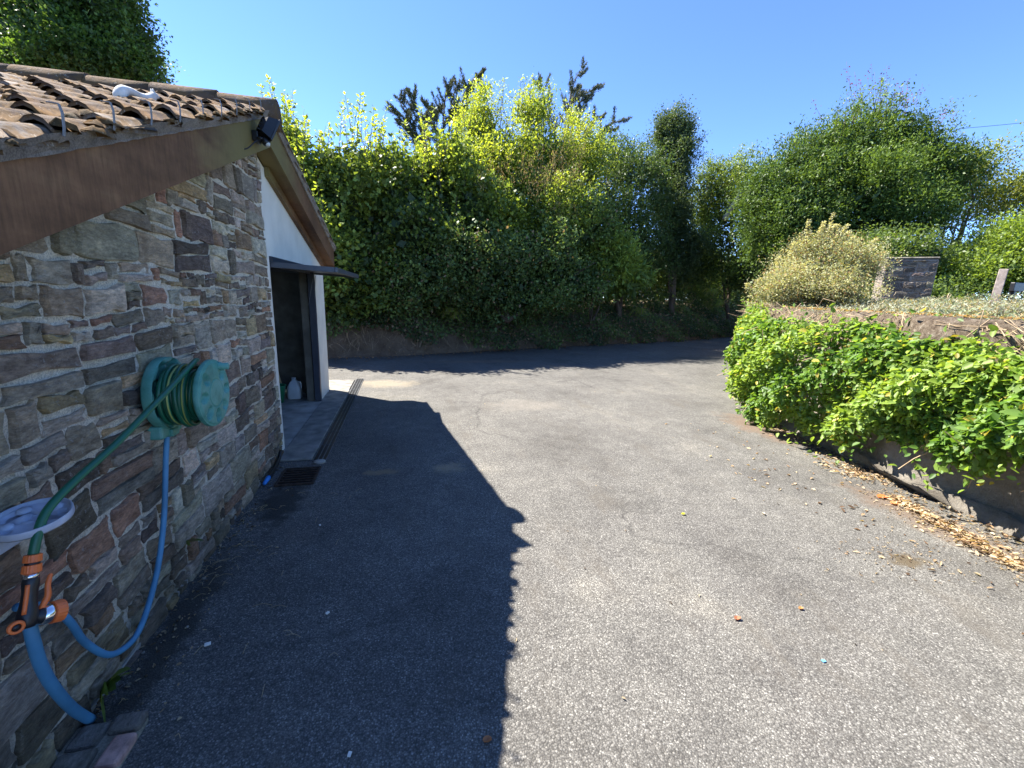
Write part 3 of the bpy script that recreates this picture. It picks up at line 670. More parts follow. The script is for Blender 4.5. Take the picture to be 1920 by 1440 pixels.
tree('bay_tree', 'great dense dark green bay tree, the widest crown on the right', 'tree', 1600, 14.5,
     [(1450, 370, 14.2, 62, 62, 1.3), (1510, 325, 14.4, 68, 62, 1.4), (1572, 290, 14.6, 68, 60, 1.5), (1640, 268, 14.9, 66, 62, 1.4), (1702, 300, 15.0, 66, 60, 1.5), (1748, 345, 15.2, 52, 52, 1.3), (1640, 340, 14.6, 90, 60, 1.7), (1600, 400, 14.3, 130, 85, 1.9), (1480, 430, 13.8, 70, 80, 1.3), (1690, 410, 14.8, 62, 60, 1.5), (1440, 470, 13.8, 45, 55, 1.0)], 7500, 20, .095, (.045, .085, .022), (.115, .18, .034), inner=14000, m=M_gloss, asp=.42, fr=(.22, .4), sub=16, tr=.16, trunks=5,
     shoot=(topline([(1500, 265), (1530, 245), (1560, 215), (1590, 195), (1610, 180), (1640, 155), (1650, 165), (1665, 190), (1690, 220), (1720, 250), (1755, 280), (1450, 310), (1790, 310)], 14.6, 1.1, rep=4), 0, .09, (.13, .20, .05), MID, dict(asp=.4, per=28)))
# twiggy copper leaved sprays over the bay
q_ = at(1640, 560, 15.6); r = empty('copper_shrub', (q_.x, q_.y, 1.4), 'bare twiggy shrub with dark red leaves poking above the bay tree', 'shrub', 'trees and tall shrubs along the bank')
b = MB(); Ps = []; base = q_
for k in range(26):
    px, py = random.choice([(1545, 185), (1620, 135), (1740, 180), (1700, 165), (1655, 125), (1770, 215), (1600, 150)]); px += random.gauss(0, 16); py += random.gauss(0, 14)
    tip = at(px, py, 15.4+random.uniform(-.3, .3)); mid = at(px*.5+1660*.5, 330, 15.5)
    sp = spline([Vector((q_.x, q_.y, 1.4)), at(1655, 430, 15.6), mid, tip], 5); b.tube(sp, [.03-.027*min(1, i/10) for i in range(len(sp))], 4)
    for _ in range(14): t = random.uniform(.0, .5); p = tip.lerp(mid, t*.5); Ps.append((p.x+random.gauss(0, .07), p.y+random.gauss(0, .07), p.z+random.gauss(0, .07)))
b.build('branch', M_bark, r); n = len(Ps); leafmesh('leaves', np.array(Ps), rng.normal(size=(n, 3)), rng.normal(size=(n, 3)), rng.uniform(.05, .09, n), rng.uniform(.03, .05, n), colvar(n, (.10, .03, .04), (.20, .06, .08), 1), M_dry, r)
# open spreading tree at the right, sky between its boughs
qb = at(1760, 560, 16); r = empty('beech_tree', (qb.x, qb.y, 1.4), 'open spreading beech with bare lower boughs and sky between, far right', 'tree', 'trees and tall shrubs along the bank')
L = [lob(*l) for l in ((1780, 330, 16, 60, 35, 1.2), (1840, 310, 16, 45, 25, 1.), (1860, 375, 16.3, 70, 28, 1.1), (1790, 390, 16, 60, 30, 1.2), (1900, 360, 16, 45, 30, 1.), (1830, 350, 16, 50, 25, 1), (1950, 370, 16, 60, 50, 1), (1760, 480, 15.6, 50, 30, .8), (1940, 430, 16, 50, 35, 1))]
f = []
for px, py in ((1780, 330), (1850, 320), (1880, 380), (1800, 400), (1920, 400), (1870, 430), (1840, 450), (1960, 370), (1750, 300), (1820, 360), (1900, 420)):
    f.append((at(px, py, 16+random.uniform(-.8, .8)), (random.uniform(-.2, .2), 0, -.25), random.uniform(.05, .11)))
trunk_mesh(r, (qb.x, qb.y, 1.1), f)
foliage(r, L, 1500, 18, .095, (.07, .10, .022), (.21, .23, .035), inner=0, asp=.55, sub=9, spread=.12, slen=.5, upb=0)
# dark cypress standing behind the ash
def conifer(px0, dep, tips, label):
    q = at(px0, 560, dep); r = empty('cypress_tree', (q.x, q.y, 1.3), label, 'tree', 'trees and tall shrubs along the bank')
    b = MB(); top = at(px0, 300, dep); b.tube(spline([(q.x, q.y, 1.0), (q.x+.1, q.y, 3.5), top], 4), [.22-.014*i for i in range(9)], 8); b.build('trunk', M_bark, r)
    b = MB(); P = []; D = []
    for (sx, sy, tx, ty) in tips:
        s_ = at(sx, sy, dep+random.uniform(-.3, .3)); t_ = at(tx, ty, dep+random.uniform(-.5, .5)); m_ = s_.lerp(t_, .55)+Vector((-.12*(t_-s_).x-.05, 0, .14*(t_-s_).length))
        sp = spline([s_, m_, t_], 7); nn = len(sp); b.tube(sp, [.035*(1-.8*i/nn) for i in range(nn)], 5)
        br_ = [(sp, .15, 40)]
        for q_i in range(7):
            j = int(nn*(.3+.65*q_i/7)); d_ = (sp[min(j+1, nn-1)]-sp[j-1]).normalized(); sd_ = (d_+Vector((random.choice([-1, 1])*random.uniform(.5, 1.1), random.uniform(-.6, .6), random.uniform(-.1, .5)))).normalized(); ll = random.uniform(.35, .8)*(1.2-q_i/9)
            s2 = spline([sp[j], sp[j]+sd_*ll*.5+Vector((0, 0, -.03)), sp[j]+sd_*ll+Vector((0, 0, .06))], 4); b.tube(s2, [.012*(1-.1*i) for i in range(len(s2))], 4); br_.append((s2, .085, 26))
        for sp, wd_, de_ in br_:
          nn = len(sp)
          for i in range(nn*de_):
              t = random.random(); j = min(nn-2, int(t*(nn-1))); p = sp[j].lerp(sp[j+1], t*(nn-1)-j); d = (sp[j+1]-sp[j]).normalized()
              w_ = wd_*(1-t)**.6+.04; kk = math.sin(t*46+tx)
              o = Vector((random.gauss(0, 1), random.gauss(0, 1), random.gauss(.2, 1))); o.normalize(); rr = random.random()*w_*(.65+.45*kk)
              P.append(p+o*rr+d*rr*.8); D.append(o*.6+d)
    b.build('branch', M_bark, r); n = len(P); P = np.array(P); D = np.array(D)
    leafmesh('crown', P, D, rng.normal(size=(n, 3)), rng.uniform(.06, .12, n), rng.uniform(.014, .026, n), colvar(n, (.05, .065, .03), (.12, .125, .065), 1), M_needle, r)
conifer(820, 15.5, [(800, 320, 740, 180), (800, 300, 768, 170), (800, 330, 735, 200), (810, 300, 790, 215), (800, 340, 745, 225), (830, 300, 845, 150), (840, 300, 862, 152), (850, 290, 905, 132), (860, 300, 880, 155), (820, 320, 760, 240), (850, 310, 920, 160), (830, 330, 800, 190), (820, 300, 825, 200), (840, 320, 870, 200)], 'dark sparse cypress with arching brown boughs, left of the ash top')
conifer(1050, 16, [(1050, 330, 1100, 118), (1060, 300, 1128, 158), (1050, 320, 1000, 148), (1070, 320, 1110, 175), (1080, 330, 1132, 215), (1080, 360, 1183, 220), (1075, 380, 1150, 270), (1060, 300, 1085, 160), (1090, 340, 1160, 240), (1040, 300, 1020, 200), (1060, 280, 1095, 170)], 'dark cypress with long curved boughs, right of the ash top')
# tree behind the garage roof
tree('sycamore_tree', 'large dark sycamore rising behind the garage roof, its left side sunlit', 'tree', 110, 12,
     [(170, 40, 12, 95, 110, 1.8), (60, 70, 12, 80, 90, 1.6), (215, 110, 12, 50, 60, 1.2), (20, 0, 12.5, 90, 90, 1.6), (120, 130, 11.6, 110, 60, 1.5), (250, 150, 12, 35, 22, .8), (130, -60, 12, 100, 80, 1.6)], 4600, 20, .11, DEEP, (.09, .16, .03), inner=9000, m=M_leaf, asp=.6, group=None, zb_=.2, tr=.22, trunks=4)
# hedge beyond the garden at the far right
tree('garden_hedge', 'bright green sprawling hedge behind the wooden post', 'hedge', 1870, 13,
     [(1850, 510, 12, 75, 45, 1.1), (1910, 480, 12.2, 60, 50, 1.1), (1960, 500, 12, 60, 60, 1.), (1790, 530, 12, 40, 25, .8), (1890, 450, 12.6, 50, 22, .8), (2050, 470, 12, 90, 70, 1.2)], 3400, 20, .085, MID, (.17, .24, .035), inner=4000, asp=.55, fr=(.18, .36), sub=18, slen=.55, group=None, zb_=1.5, tr=.05, trunks=2)
tree('garden_shrub', 'dark green shrub behind the buff shrub and the stone pier', 'shrub', 1620, 10.5,
     [(1620, 555, 10.5, 60, 30, .6), (1690, 560, 11, 70, 26, .6), (1560, 560, 10.5, 60, 26, .6), (1770, 560, 11.5, 60, 20, .6), (1480, 560, 10.8, 60, 30, .6), (1660, 478, 12, 48, 30, .7), (1728, 482, 12, 42, 28, .6), (1625, 500, 12, 50, 40, .7)], 1700, 18, .08, DEEP, MID, inner=4000, asp=.55, group=None, zb_=1.5, tr=.04, trunks=2)
# low hedge mass filling the bank behind the tall plants
P = poly_pts(BANK, .5); L = []
for x, y, tx, ty in P:
    if -8 < x < 34:
        for o, z, rr in ((1.3, 1.9, 1.0), (1.9, 2.9, 1.1), (2.6, 3.4, 1.3), (2.8, 2.2, 1.2), (4.2, 2.6, 1.4)): L.append(((x-ty*o, y+tx*o, z+random.uniform(-.2, .2)), (rr*.7, rr*.6, rr)))
h = empty('mixed_hedge', (4.5, 14, 1.3), 'deep mixed hedge of shaded leaves filling the whole bank behind the trees', 'hedge')
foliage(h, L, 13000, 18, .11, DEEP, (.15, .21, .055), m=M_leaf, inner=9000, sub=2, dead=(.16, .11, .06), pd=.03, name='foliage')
b = MB()
for k in range(70):
    x, y, tx, ty = random.choice(P); o = random.uniform(.9, 2.4); p = Vector((x-ty*o, y+tx*o, 1.0)); e = p+Vector((random.gauss(0, .6), random.gauss(0, .4), random.uniform(1.5, 3.8)))
    sp = spline([p, p.lerp(e, .5)+Vector((random.gauss(0, .15), 0, 0)), e], 4); b.tube(sp, [random.uniform(.02, .045)*(1-.08*i) for i in range(len(sp))], 5)
b.build('stems', M_bark, h)
# ivy over the bank face
P = poly_pts(BANK, .12); pts = []
for x, y, tx, ty in P:
    if -2 < x < 24:
        hi = 2.1; lo = .72+.14*math.sin(x*3)-.16*min(max(x-.5, 0), 3.6)
        for _ in range(150):
            t = random.random(); z = lo+(hi-lo)*t+.14*math.sin(x*5+2)*random.random(); o = float(np.interp(z, [.1, .3, .55, .8, 1, 1.2, 2.2], [.12, .25, .35, .55, .8, 1.15, 1.55]))-.18-random.random()*.32+.12*math.sin(x*4+z*5)
            pts.append((x-ty*o+random.gauss(0, .05), y+tx*o+random.gauss(0, .05), z))
pts = np.array(pts); n = len(pts); nrm = unit(np.array([-.1, -.8, .5])+rng.normal(0, .45, (n, 3))); D = unit(rng.normal(0, .6, (n, 3))+np.array([.1, -.3, -.6]))
cl = (.5+.5*np.sin(pts[:, :1]*2.1+pts[:, 2:]*4))*.7
iv = leafmesh('ivy_cover', pts, D, nrm, rng.uniform(.05, .10, n), rng.uniform(.045, .085, n), colvar(n, (.045, .075, .026), (.15, .21, .06), 1, (.30, .21, .12), .08, cl), M_gloss)
tag(iv, 'dark ivy and ground cover clinging to the bank face', 'ivy', kind='stuff')
# dry roots and grass hanging down the earthy foot of the bank
b = MB()
for k in range(1700):
    x, y, tx, ty = P[int(random.random()**1.2*len(P)*.55)+8]; o = random.uniform(.05, .75); z = .15+o*1.15
    p = Vector((x-ty*o+.0, y+tx*o-.06, z+random.uniform(-.05, .2))); e = p+Vector((random.gauss(0, .12), random.gauss(-.06, .05), -random.uniform(.05, .35)))
    e.z = max(e.z, .01); q = random.uniform(.6, 1.3); b.tube([p, p.lerp(e, .5)+Vector((random.gauss(0, .03), -.04, .01)), e], random.uniform(.003, .008), 3, c=(q, q, q), cap=False)
rt_ = tag(b.build('dry_roots', M_stem), 'dry brown roots and straw hanging down the foot of the bank', 'roots', kind='stuff')
def litter(name, label, pts, s0_, s1_, c1, c2, c3, m=M_dry):
    n = len(pts); P = np.array(pts); a_ = rng.uniform(0, 2*PI, n); D = np.stack([np.cos(a_), np.sin(a_), rng.uniform(-.1, .35, n)], 1)
    o = leafmesh(name, P, D, unit(np.array([0, 0, 1.])+rng.normal(0, .35, (n, 3))), rng.uniform(s0_, s1_, n), rng.uniform(s0_, s1_, n)*.5, colvar(n, c1, c2, 1, c3, .25), m, oval=True, fold=.25)
    return tag(o, label, 'leaf litter', kind='stuff')
pts = []
for k in range(5200):
    i = int(random.random()**.9*len(P)*.75); x, y, tx, ty = P[i]; o = random.gauss(-.05, .22)
    if o < .55: pts.append((x-ty*o, y+tx*o, .012+max(0, o)*1.2+random.random()*.02))
litter('bank_litter', 'brown fallen leaves gathered along the foot of the bank', pts, .03, .07, (.26, .14, .07), (.40, .26, .15), (.12, .07, .04))
# pale snapped bough in the elder, ferns
b = MB(); b.tube(spline([at(1358, 412, 13.6), at(1372, 388, 13.5), at(1391, 356, 13.4)], 4), [.10, .10, .09, .09, .085, .08, .07, .055, .03], 8); b.tube([at(1372, 388, 13.5), at(1360, 372, 13.5)], [.04, .02], 6)
tag(b.build('snapped_branch', M_deadwood), 'pale snapped branch stub sticking out of the elder', 'branch')
for px, py, d in ((1335, 555, 14.6), (1350, 575, 14.4), (1200, 590, 13.6), (850, 600, 11.2), (905, 560, 11.5)):
    q = at(px, py, d); r = None; P2 = []; D2 = []; b = MB()
    for k in range(11):
        a_ = random.uniform(0, 2*PI); l = random.uniform(.35, .6); tip = q+Vector((math.cos(a_)*l*.8, math.sin(a_)*l*.8-.1, random.uniform(-.05, .25))); sp = spline([q, q.lerp(tip, .5)+Vector((0, 0, .2)), tip], 8)
        b.tube(sp, .004, 4, c=(.1, .15, .04))
        for i in range(1, len(sp)):
            d_ = (sp[i]-sp[i-1]).normalized(); s_ = d_.cross(Vector((0, 0, 1))).normalized()
            for sg in (-1, 1): P2.append(sp[i]); D2.append(s_*sg+d_*.4)
    r = empty('fern', q, {1335: 'pale green fern on the bank below the elder', 1350: 'small fern lowest on the bank below the elder', 1200: 'fern low on the bank under the holly', 850: 'fern on the bank below the hazel', 905: 'fern on the bank left of the hawthorn'}[px], 'fern', 'ferns growing out of the bank')
    b.build('stem', M_stem, r); n = len(P2); leafmesh('frond', np.array(P2), np.array(D2), unit(np.array([0, -.3, 1.])+rng.normal(0, .2, (n, 3))), rng.uniform(.06, .13, n), np.full(n, .03), colvar(n, LITE, LIME, 1), M_leaf, r)

at = at0
# ================================================================ PLANTING ON THE RIGHT
# climber hanging over the retaining wall
W = poly_pts(WL, .06); pts = []; nr = []; edge = []
def side(x, y, tx, ty, o): return (x-ty*o, y+tx*o)
for i, (x, y, tx, ty) in enumerate(W):
    if y > 10.2: break
    s = (y+1)/10; s = max(0, s)
    top = 1.43+.09*min(1, max(0, (y-2.2)/4))+.05*math.sin(y*2.3)+.04*math.sin(y*6); low = .62-.50*min(1, max(0, (y-1.9)/2.4))+.08*math.sin(y*5)+.05*math.sin(y*11)
    th = .47+.10*math.sin(y*1.7)+.06*math.sin(y*5.1)
    if y > 6: th *= max(.3, 1-(y-6)/4)
    for _ in range(300 if y > -1.5 else 120):
        u = random.random(); z = low+(top-low)*u; prof = math.sin(PI*min(1, max(0, .12+.80*u)))**.5
        bulge = th*prof*(1+.18*math.sin(y*7+z*9)+.14*math.sin(y*13-z*7)); o = .03+bulge*(1-.5*random.random()**2.2)
        px_, py_ = side(x, y, tx, ty, o); pts.append((px_, py_, z+random.gauss(0, .03))); nr.append((-ty*.6, tx*.6, .75))
    if random.random() < .5:       # trailing shoots below and above
        for _ in range(9):
            z = low-random.random()*.22 if random.random() < .6 else top+random.random()**1.5*.26*(.4+.6*abs(math.sin(y*3.7)))
            px_, py_ = side(x, y, tx, ty, .12+random.random()*.4 if z < low else random.random()*.4-.1); pts.append((px_, py_, max(z, .05))); nr.append((-ty*.6, tx*.6, .7))
pts = np.array(pts); nr = np.array(nr); n = len(pts)
climb = empty('climbing_honeysuckle', (6.2, 3.5, 0), 'dense sunlit green climber hanging over the retaining wall', 'climber')
cl = np.clip(.45+.4*np.sin(pts[:, 1:2]*3.3+pts[:, 2:]*5)+rng.normal(0, .1, (n, 1)), 0, 1)
L_ = rng.uniform(.034, .085, n)*np.where(rng.random(n) < .10, 1.35, 1)
leafmesh('leaves', pts, unit(nr*np.array([1, 1, -.4])+rng.normal(0, .75, (n, 3))), unit(nr+rng.normal(0, .5, (n, 3))), L_, L_*.6, colvar(n, (.085, .17, .03), (.22, .31, .055), 1, (.38, .32, .06), .035, cl), M_leaf, climb, oval=True)
b = MB()
for k in range(420):
    x, y, tx, ty = W[int(random.random()*len(W)*.42)]; zz = random.uniform(.3, 1.55); o = random.uniform(.02, .35); p = Vector((*side(x, y, tx, ty, o), zz)); e = p+Vector((random.gauss(0, .12), random.gauss(0, .25), random.uniform(-.3, .25)))
    b.tube([p, p.lerp(e, .5)+Vector((random.gauss(-.03, .04), random.gauss(0, .04), random.gauss(0, .04))), e], random.uniform(.002, .005), 4, cap=False)
b.build('stems', M_stem, climb)
b = MB()
for k in range(2200):                # tangle of dead vine against the top of the wall
    x, y, tx, ty = W[int(random.random()*len(W)*.42)]; zz = random.uniform(1.25, 1.66); p = Vector((*side(x, y, tx, ty, random.uniform(.0, .10)), zz)); e = p+Vector((tx*random.gauss(0, .2), ty*random.gauss(0, .2), random.uniform(-.25, .12)))
    b.tube([p, p.lerp(e, .5)+Vector((-.03, random.gauss(0, .03), random.gauss(0, .05))), e], random.uniform(.0015, .006), 3, cap=False)
tag(b.build('dead_vine_tangle', M_stem), 'tangle of dry brown vine stems on top of the retaining wall', 'vine', kind='stuff')
# silver cushion plants on the bed
pts = []; D = []; cc = []
W2 = poly_pts(WL, .06)
for x, y, tx, ty in W2:
    if -2 < y < 10.5 and x < 12:
        for _ in range(260):
            o = -.05-random.random()**1.1*(2.6 if y > 5 else 4.5); xx, yy = side(x, y, tx, ty, o); mound = .12+.10*math.sin(xx*3.1+1)*math.sin(yy*2.7)+.05*math.sin(xx*9+yy*7)
            if mound < .03: continue
            z = float(np.interp(-o, [.36, 1, 2, 5], [1.55, 1.60, 1.70, 1.93]))+random.random()**.6*mound*.75; pts.append((xx, yy, z)); D.append((random.gauss(0, .9), random.gauss(0, .9), .8)); cc.append(.5+.5*math.sin(xx*1.3+yy*1.1))
n = len(pts); g = leafmesh('silver_ground_cover', np.array(pts), np.array(D), rng.normal(size=(n, 3)), rng.uniform(.025, .06, n), rng.uniform(.006, .014, n), colvar(n, (.20, .24, .14), (.31, .32, .24), 1, (.30, .23, .12), .22, np.array(cc)[:, None]), M_dry)
tag(g, 'silvery grey cushion plants spreading over the raised bed', 'ground cover', kind='stuff')
pts = []
for x, y, tx, ty in W2:
    if -2 < y < 10 and x < 11:
        for _ in range(9): xx, yy = side(x, y, tx, ty, -random.uniform(-.02, .32)); pts.append((xx, yy, 1.628+random.random()*.02))
litter('coping_litter', 'orange brown moss and leaf crumbs on the coping of the retaining wall', pts, .02, .045, (.30, .16, .08), (.34, .27, .10), (.16, .09, .05))
# buff dry shrub
sb = at(1545, 575, 7.2); r = empty('buff_shrub', (sb.x, sb.y, 1.57), 'rounded pale buff shrub with tiny leaves and upright tips on the raised bed', 'shrub')
L = [lob(*l) for l in ((1540, 512, 7.2, 74, 44, .7), (1592, 505, 7.2, 42, 38, .55), (1478, 537, 7.1, 46, 32, .5), (1446, 552, 7.0, 28, 22, .35), (1540, 482, 7.3, 50, 30, .5), (1545, 550, 7.0, 90, 28, .6))]
foliage(r, L, 2900, 20, .028, (.22, .235, .12), (.43, .42, .24), inner=4000, m=M_dry, slen=.22, spread=.035, sub=20, fr=(.16, .34), asp=.6, dead=(.26, .14, .07), pd=.12)
B = []; D = []; LN = []
for px, py, l in ((1550, 470, .62), (1538, 450, .3), (1570, 450, .25), (1512, 455, .38), (1590, 455, .2), (1610, 470, .2), (1630, 470, .2), (1650, 500, .15), (1490, 480, .22), (1530, 455, .32), (1560, 450, .32), (1655, 485, .12), (1405, 545, .12), (1460, 500, .15), (1575, 440, .18), (1420, 535, .12), (1550, 455, .3)):
    B.append(at(px, py, 7.2)); D.append(Vector((random.gauss(0, .2), random.gauss(0, .2), 1))); LN.append(l)
shoots(r, B, D, LN, .038, (.32, .31, .18), (.50, .48, .31), m=M_dry, per=110, rad=.006, wide=.06)
b = MB()
for k in range(60):
    c_, rr = random.choice(L); p = Vector((sb.x+random.gauss(0, .1), sb.y+random.gauss(0, .1), 1.5)); e = Vector(c_)+Vector((random.gauss(0, .4)*rr[0], random.gauss(0, .4)*rr[1], random.uniform(0, .6)*rr[2])); b.tube(spline([p, p.lerp(e, .5)+Vector((0, 0, .04)), e], 3), [.012-.0015*i for i in range(7)], 4)
b.build('branches', M_stem, r)
# stone pier
pc = at(1698, 545, 8.4); r = empty('stone_pier', (pc.x, pc.y, 1.5), 'square pier of grey stone blocks in the shade of the bay tree', 'pier')
V, Fc, C = rubble(-.40, .40, lambda y: 1.1, 0, 5, .13, .19, [(.085, .08, .075), (.065, .06, .058), (.10, .09, .075), (.05, .048, .045)])
dirv = Vector((O.x-pc.x, O.y-pc.y, 0)).normalized(); ang = math.atan2(dirv.y, dirv.x)
Tm = Matrix.Translation((pc.x, pc.y, 1.52)) @ Matrix.Rotation(ang+.25, 4, 'Z')
V = [tuple(Tm @ Vector(p)) for p in V]
me = bpy.data.meshes.new('pier_face'); zmax = 2.60
me.from_pydata(V, [], [f if f[2] != f[3] else f[:3] for f in Fc]); a = me.attributes.new('tint', 'FLOAT_COLOR', 'POINT'); a.data.foreach_set('color', np.hstack([np.array(C, np.float32), np.ones((len(C), 1), np.float32)]).ravel())
import bmesh
bm = bmesh.new(); bm.from_mesh(me); bmesh.ops.delete(bm, geom=[v for v in bm.verts if v.co.z > zmax], context='VERTS'); bm.to_mesh(me); bm.free(); link('stone_face', me, M_stone, r)
b = MB(); b.box(-.55, -.008, -.40, .40, 0, 1.1, T=Tm, bev=.02); b.build('core', M_verge, r); b = MB(); b.box(-.56, .015, -.41, .41, 1.105, 1.14, T=Tm, bev=.02); b.build('coping', M_oldconc, r)
# post, dark bench rail beside it
p0 = at(1866, 552, 6.6); b = MB(); Tm = Matrix.Translation((p0.x, p0.y, 1.52)) @ Matrix.Rotation(.06, 4, 'Y') @ Matrix.Rotation(.5, 4, 'Z'); b.box(-.055, .055, -.05, .05, 0, .80, T=Tm, bev=.008)
tag(b.build('wooden_post', M_post), 'short weathered wooden post leaning slightly in the raised bed', 'post')
p1 = at(1925, 535, 6.9); b = MB(); Tm = Matrix.Translation((p1.x, p1.y, 1.90)) @ Matrix.Rotation(.1, 4, 'Z'); b.box(-.42, .5, -.03, .03, .10, .24, T=Tm, bev=.01)
b.box(-.38, -.32, -.03, .03, -.35, .10, T=Tm); b.box(.3, .36, -.03, .03, -.35, .10, T=Tm); tag(b.build('plank', M_black), 'low dark plank on stakes right of the wooden post', 'plank')
# bare rose canes
for i, (px, lab) in enumerate(((1768, 'leftmost of the bare pale rose canes in the raised bed'), (1785, 'forked bare pale cane, second from the left in the raised bed'), (1800, 'rightmost of the bare pale rose canes in the raised bed'))):
    p = at(px, 560, 6.4); b = MB(); p.z = 1.56; e = p+Vector((random.uniform(-.05, .1), 0, .36-.06*i)); b.tube(spline([p, p.lerp(e, .5)+Vector((.03, 0, 0)), e], 4), [.010-.0006*k for k in range(9)], 5); b.tube([p.lerp(e, .5), p.lerp(e, .7)+Vector((.09, 0, .1))], [.006, .003], 4)
    tag(b.build('rose_cane', M_deadwood), lab, 'cane', 'bare canes in the raised bed')
# overhead wire
b = MB(); pw = [at(1700, 250, 26), at(1780, 243, 26.5), at(1920, 230, 27), at(2200, 200, 28)]; b.tube(spline(pw, 4), .013, 5); tag(b.build('overhead_wire', M_black), 'thin overhead wire crossing the sky at the right', 'wire')
# leaves on the drive by the wall
pts = []
for k in range(900):
    t = random.random(); yy = 1.0+1.65*t; x = 5.60-.33*(1-t)-.10+random.gauss(0, .045+.05*(1-t)); pts.append((x-.12*(1-t), yy-.05, .008+random.random()*.02))
for k in range(260): pts.append((random.gauss(5.75, .13), random.gauss(3.12, .16), .008+random.random()*.012))
for k in range(420): y = random.uniform(1.5, 6.5); x = float(np.interp(y, [1.5, 3.16, 4.5, 6.03, 6.5], [5.72, 6.02, 6.28, 7.1, 7.4])); pts.append((x-abs(random.gauss(0, .16)), y, .008))
for k in range(120): pts.append((random.gauss(4.9, .35), random.gauss(2.6, .9), .006))
litter('curled_leaf_drift', 'drift of curled orange and straw coloured leaves on the drive by the retaining wall', pts, .02, .055, (.32, .20, .11), (.46, .38, .26), (.12, .075, .045))
pts = [(random.gauss(4.6, .22), random.gauss(1.86, .13), .006) for k in range(170)]+[(abs(random.gauss(0, .12))+.02, random.uniform(1.2, 4.4), .006) for k in range(260)]+[(random.uniform(1.5, 6), random.uniform(1, 8), .006) for k in range(60)]+[(float(np.interp(y_, [1.0, 2.7], [5.22, 5.50]))+random.gauss(0, .11), y_, .005) for y_ in rng.uniform(.9, 2.75, 1500)]+[(float(np.interp(y_, [1.5, 3.16, 4.5, 6.03, 6.5], [5.72, 6.02, 6.28, 7.1, 7.4]))-abs(random.gauss(0, .13)), y_, .005) for y_ in rng.uniform(1.5, 6.4, 1500)]
litter('scattered_debris', 'small straw, chips and crumbs scattered over the drive', pts, .008, .028, (.16, .11, .065), (.40, .32, .21), (.09, .06, .04))
def oneleaf(x, y, s, c, lab, a=0., grp='single fallen leaves on the drive'):
    V = []; k = 10
    for i in range(k):
        t = 2*PI*i/k; V.append((x+s*math.cos(t+a)*(.9+.1*math.sin(3*t)), y+s*.62*math.sin(t+a), .012+.35*s*abs(math.sin(t))*.6))
    V.append((x, y, .008)); V2 = [(p[0], p[1], p[2]-.003) for p in V]; b = MB(); b.add(V, [(i, (i+1) % k, k) for i in range(k)], c); b.add(V2, [((i+1) % k, i, k) for i in range(k)], c)
    tag(b.build('fallen_leaf', M_dry), lab, 'leaf', grp)
oneleaf(5.42, 2.62, .055, (.55, .20, .06), 'largest orange leaf lying alone just above the leaf drift'); oneleaf(5.40, 2.5, .05, (.60, .30, .13), 'pale orange leaf at the top end of the leaf drift')
oneleaf(1.53, 1.29, .02, (.38, .17, .08), 'curled brown leaf on the shadow edge nearest the viewer', .6); oneleaf(2.98, 1.63, .022, (.36, .16, .09), 'small red brown leaf in the middle of the sunlit drive', 1.); oneleaf(3.4, 1.62, .016, (.5, .26, .1), 'small orange leaf right of the red brown one', .3)
oneleaf(3.4, 2.69, .018, (.62, .62, .05), 'small yellow leaf alone on the sunlit drive', 0)
b = MB(); b.box(3.185, 3.203, 1.30, 1.314, .004, .007); tag(b.build('blue_scrap', simple('blue_paint', (.12, .35, .6), .6)), 'tiny scrap of light blue plastic on the sunlit drive', 'scrap')

# ================================================================ THINGS ON AND BY THE STONE WALL
MX = Matrix.Rotation(PI/2, 4, 'Y')        # local z -> +x (out of the wall)
def disc(C, R, th, prof, holes, T, c=None, n=96, m=40, hole_depth=.012, rim=True):
    """a moulded flange: polar height field with dished holes, plus rim and back"""
    b = MB(); V = []
    for i in range(m+1):
        r = R*i/m
        for k in range(n):
            t = 2*PI*k/n; x, y = r*math.cos(t), r*math.sin(t); h = th+prof(r/R)
            for (ha, hr, hw, hl) in holes:
                hx, hy = hr*R*math.cos(ha), hr*R*math.sin(ha); dx, dy = x-hx, y-hy
                u = dx*math.cos(ha)+dy*math.sin(ha); v = -dx*math.sin(ha)+dy*math.cos(ha); d = math.sqrt((u/hl)**2+(v/hw)**2)
                if d < 1.15: s = min(1, max(0, (1.15-d)/.25)); h -= hole_depth*s*s*(3-2*s)
            V.append(T @ Vector((x, y, h)))
    Fc = [(i*n+k, i*n+(k+1) % n, (i+1)*n+(k+1) % n, (i+1)*n+k) for i in range(m) for k in range(n)]
    Fc = [(f[3], f[2], f[1], f[0]) for f in Fc]
    b.add(V, Fc, c, True)
    b.lathe([(R, th+prof(1)), (R*1.012, th+prof(1)-.004), (R*1.012, -.004), (R*.985, -.010), (R*.95, -.004), (.0, -.004)], T, n, c)
    return b
reel = empty('hose_reel', (.05, 2.46, 1.145), 'teal plastic hose reel mounted on the stone wall', 'hose reel')
Tb = Matrix.Translation((.045, 2.475, 1.148)) @ MX
holes = [(math.radians(a), .66, .030, .048) for a in (20, 65, 112, 158, 203, 248, 292, 337)]
bk = disc(None, .182, .022, lambda u: .016 if u > .9 else (.016*(u-.8)/.1 if u > .8 else 0), [(a, .66, .038, .056) for a, *_ in holes], Tb, hole_depth=.028).build('back_flange', M_teal, reel)
b = MB(); b.box(.004, .07, 2.36, 2.56, .93, 1.0, bev=.012); b.box(.004, .045, 2.40, 2.52, .98, 1.12, bev=.01); b.box(.05, .085, 2.425, 2.495, .925, .965, bev=.008); b.build('wall_bracket', M_teal, reel)
b = MB(); b.lathe([(.080, 0), (.085, .23)], Tb, 32); b.build('drum', M_teal, reel)
Tf = Matrix.Translation((.268, 2.452, 1.148)) @ MX @ Matrix.Rotation(math.radians(2), 4, 'X')
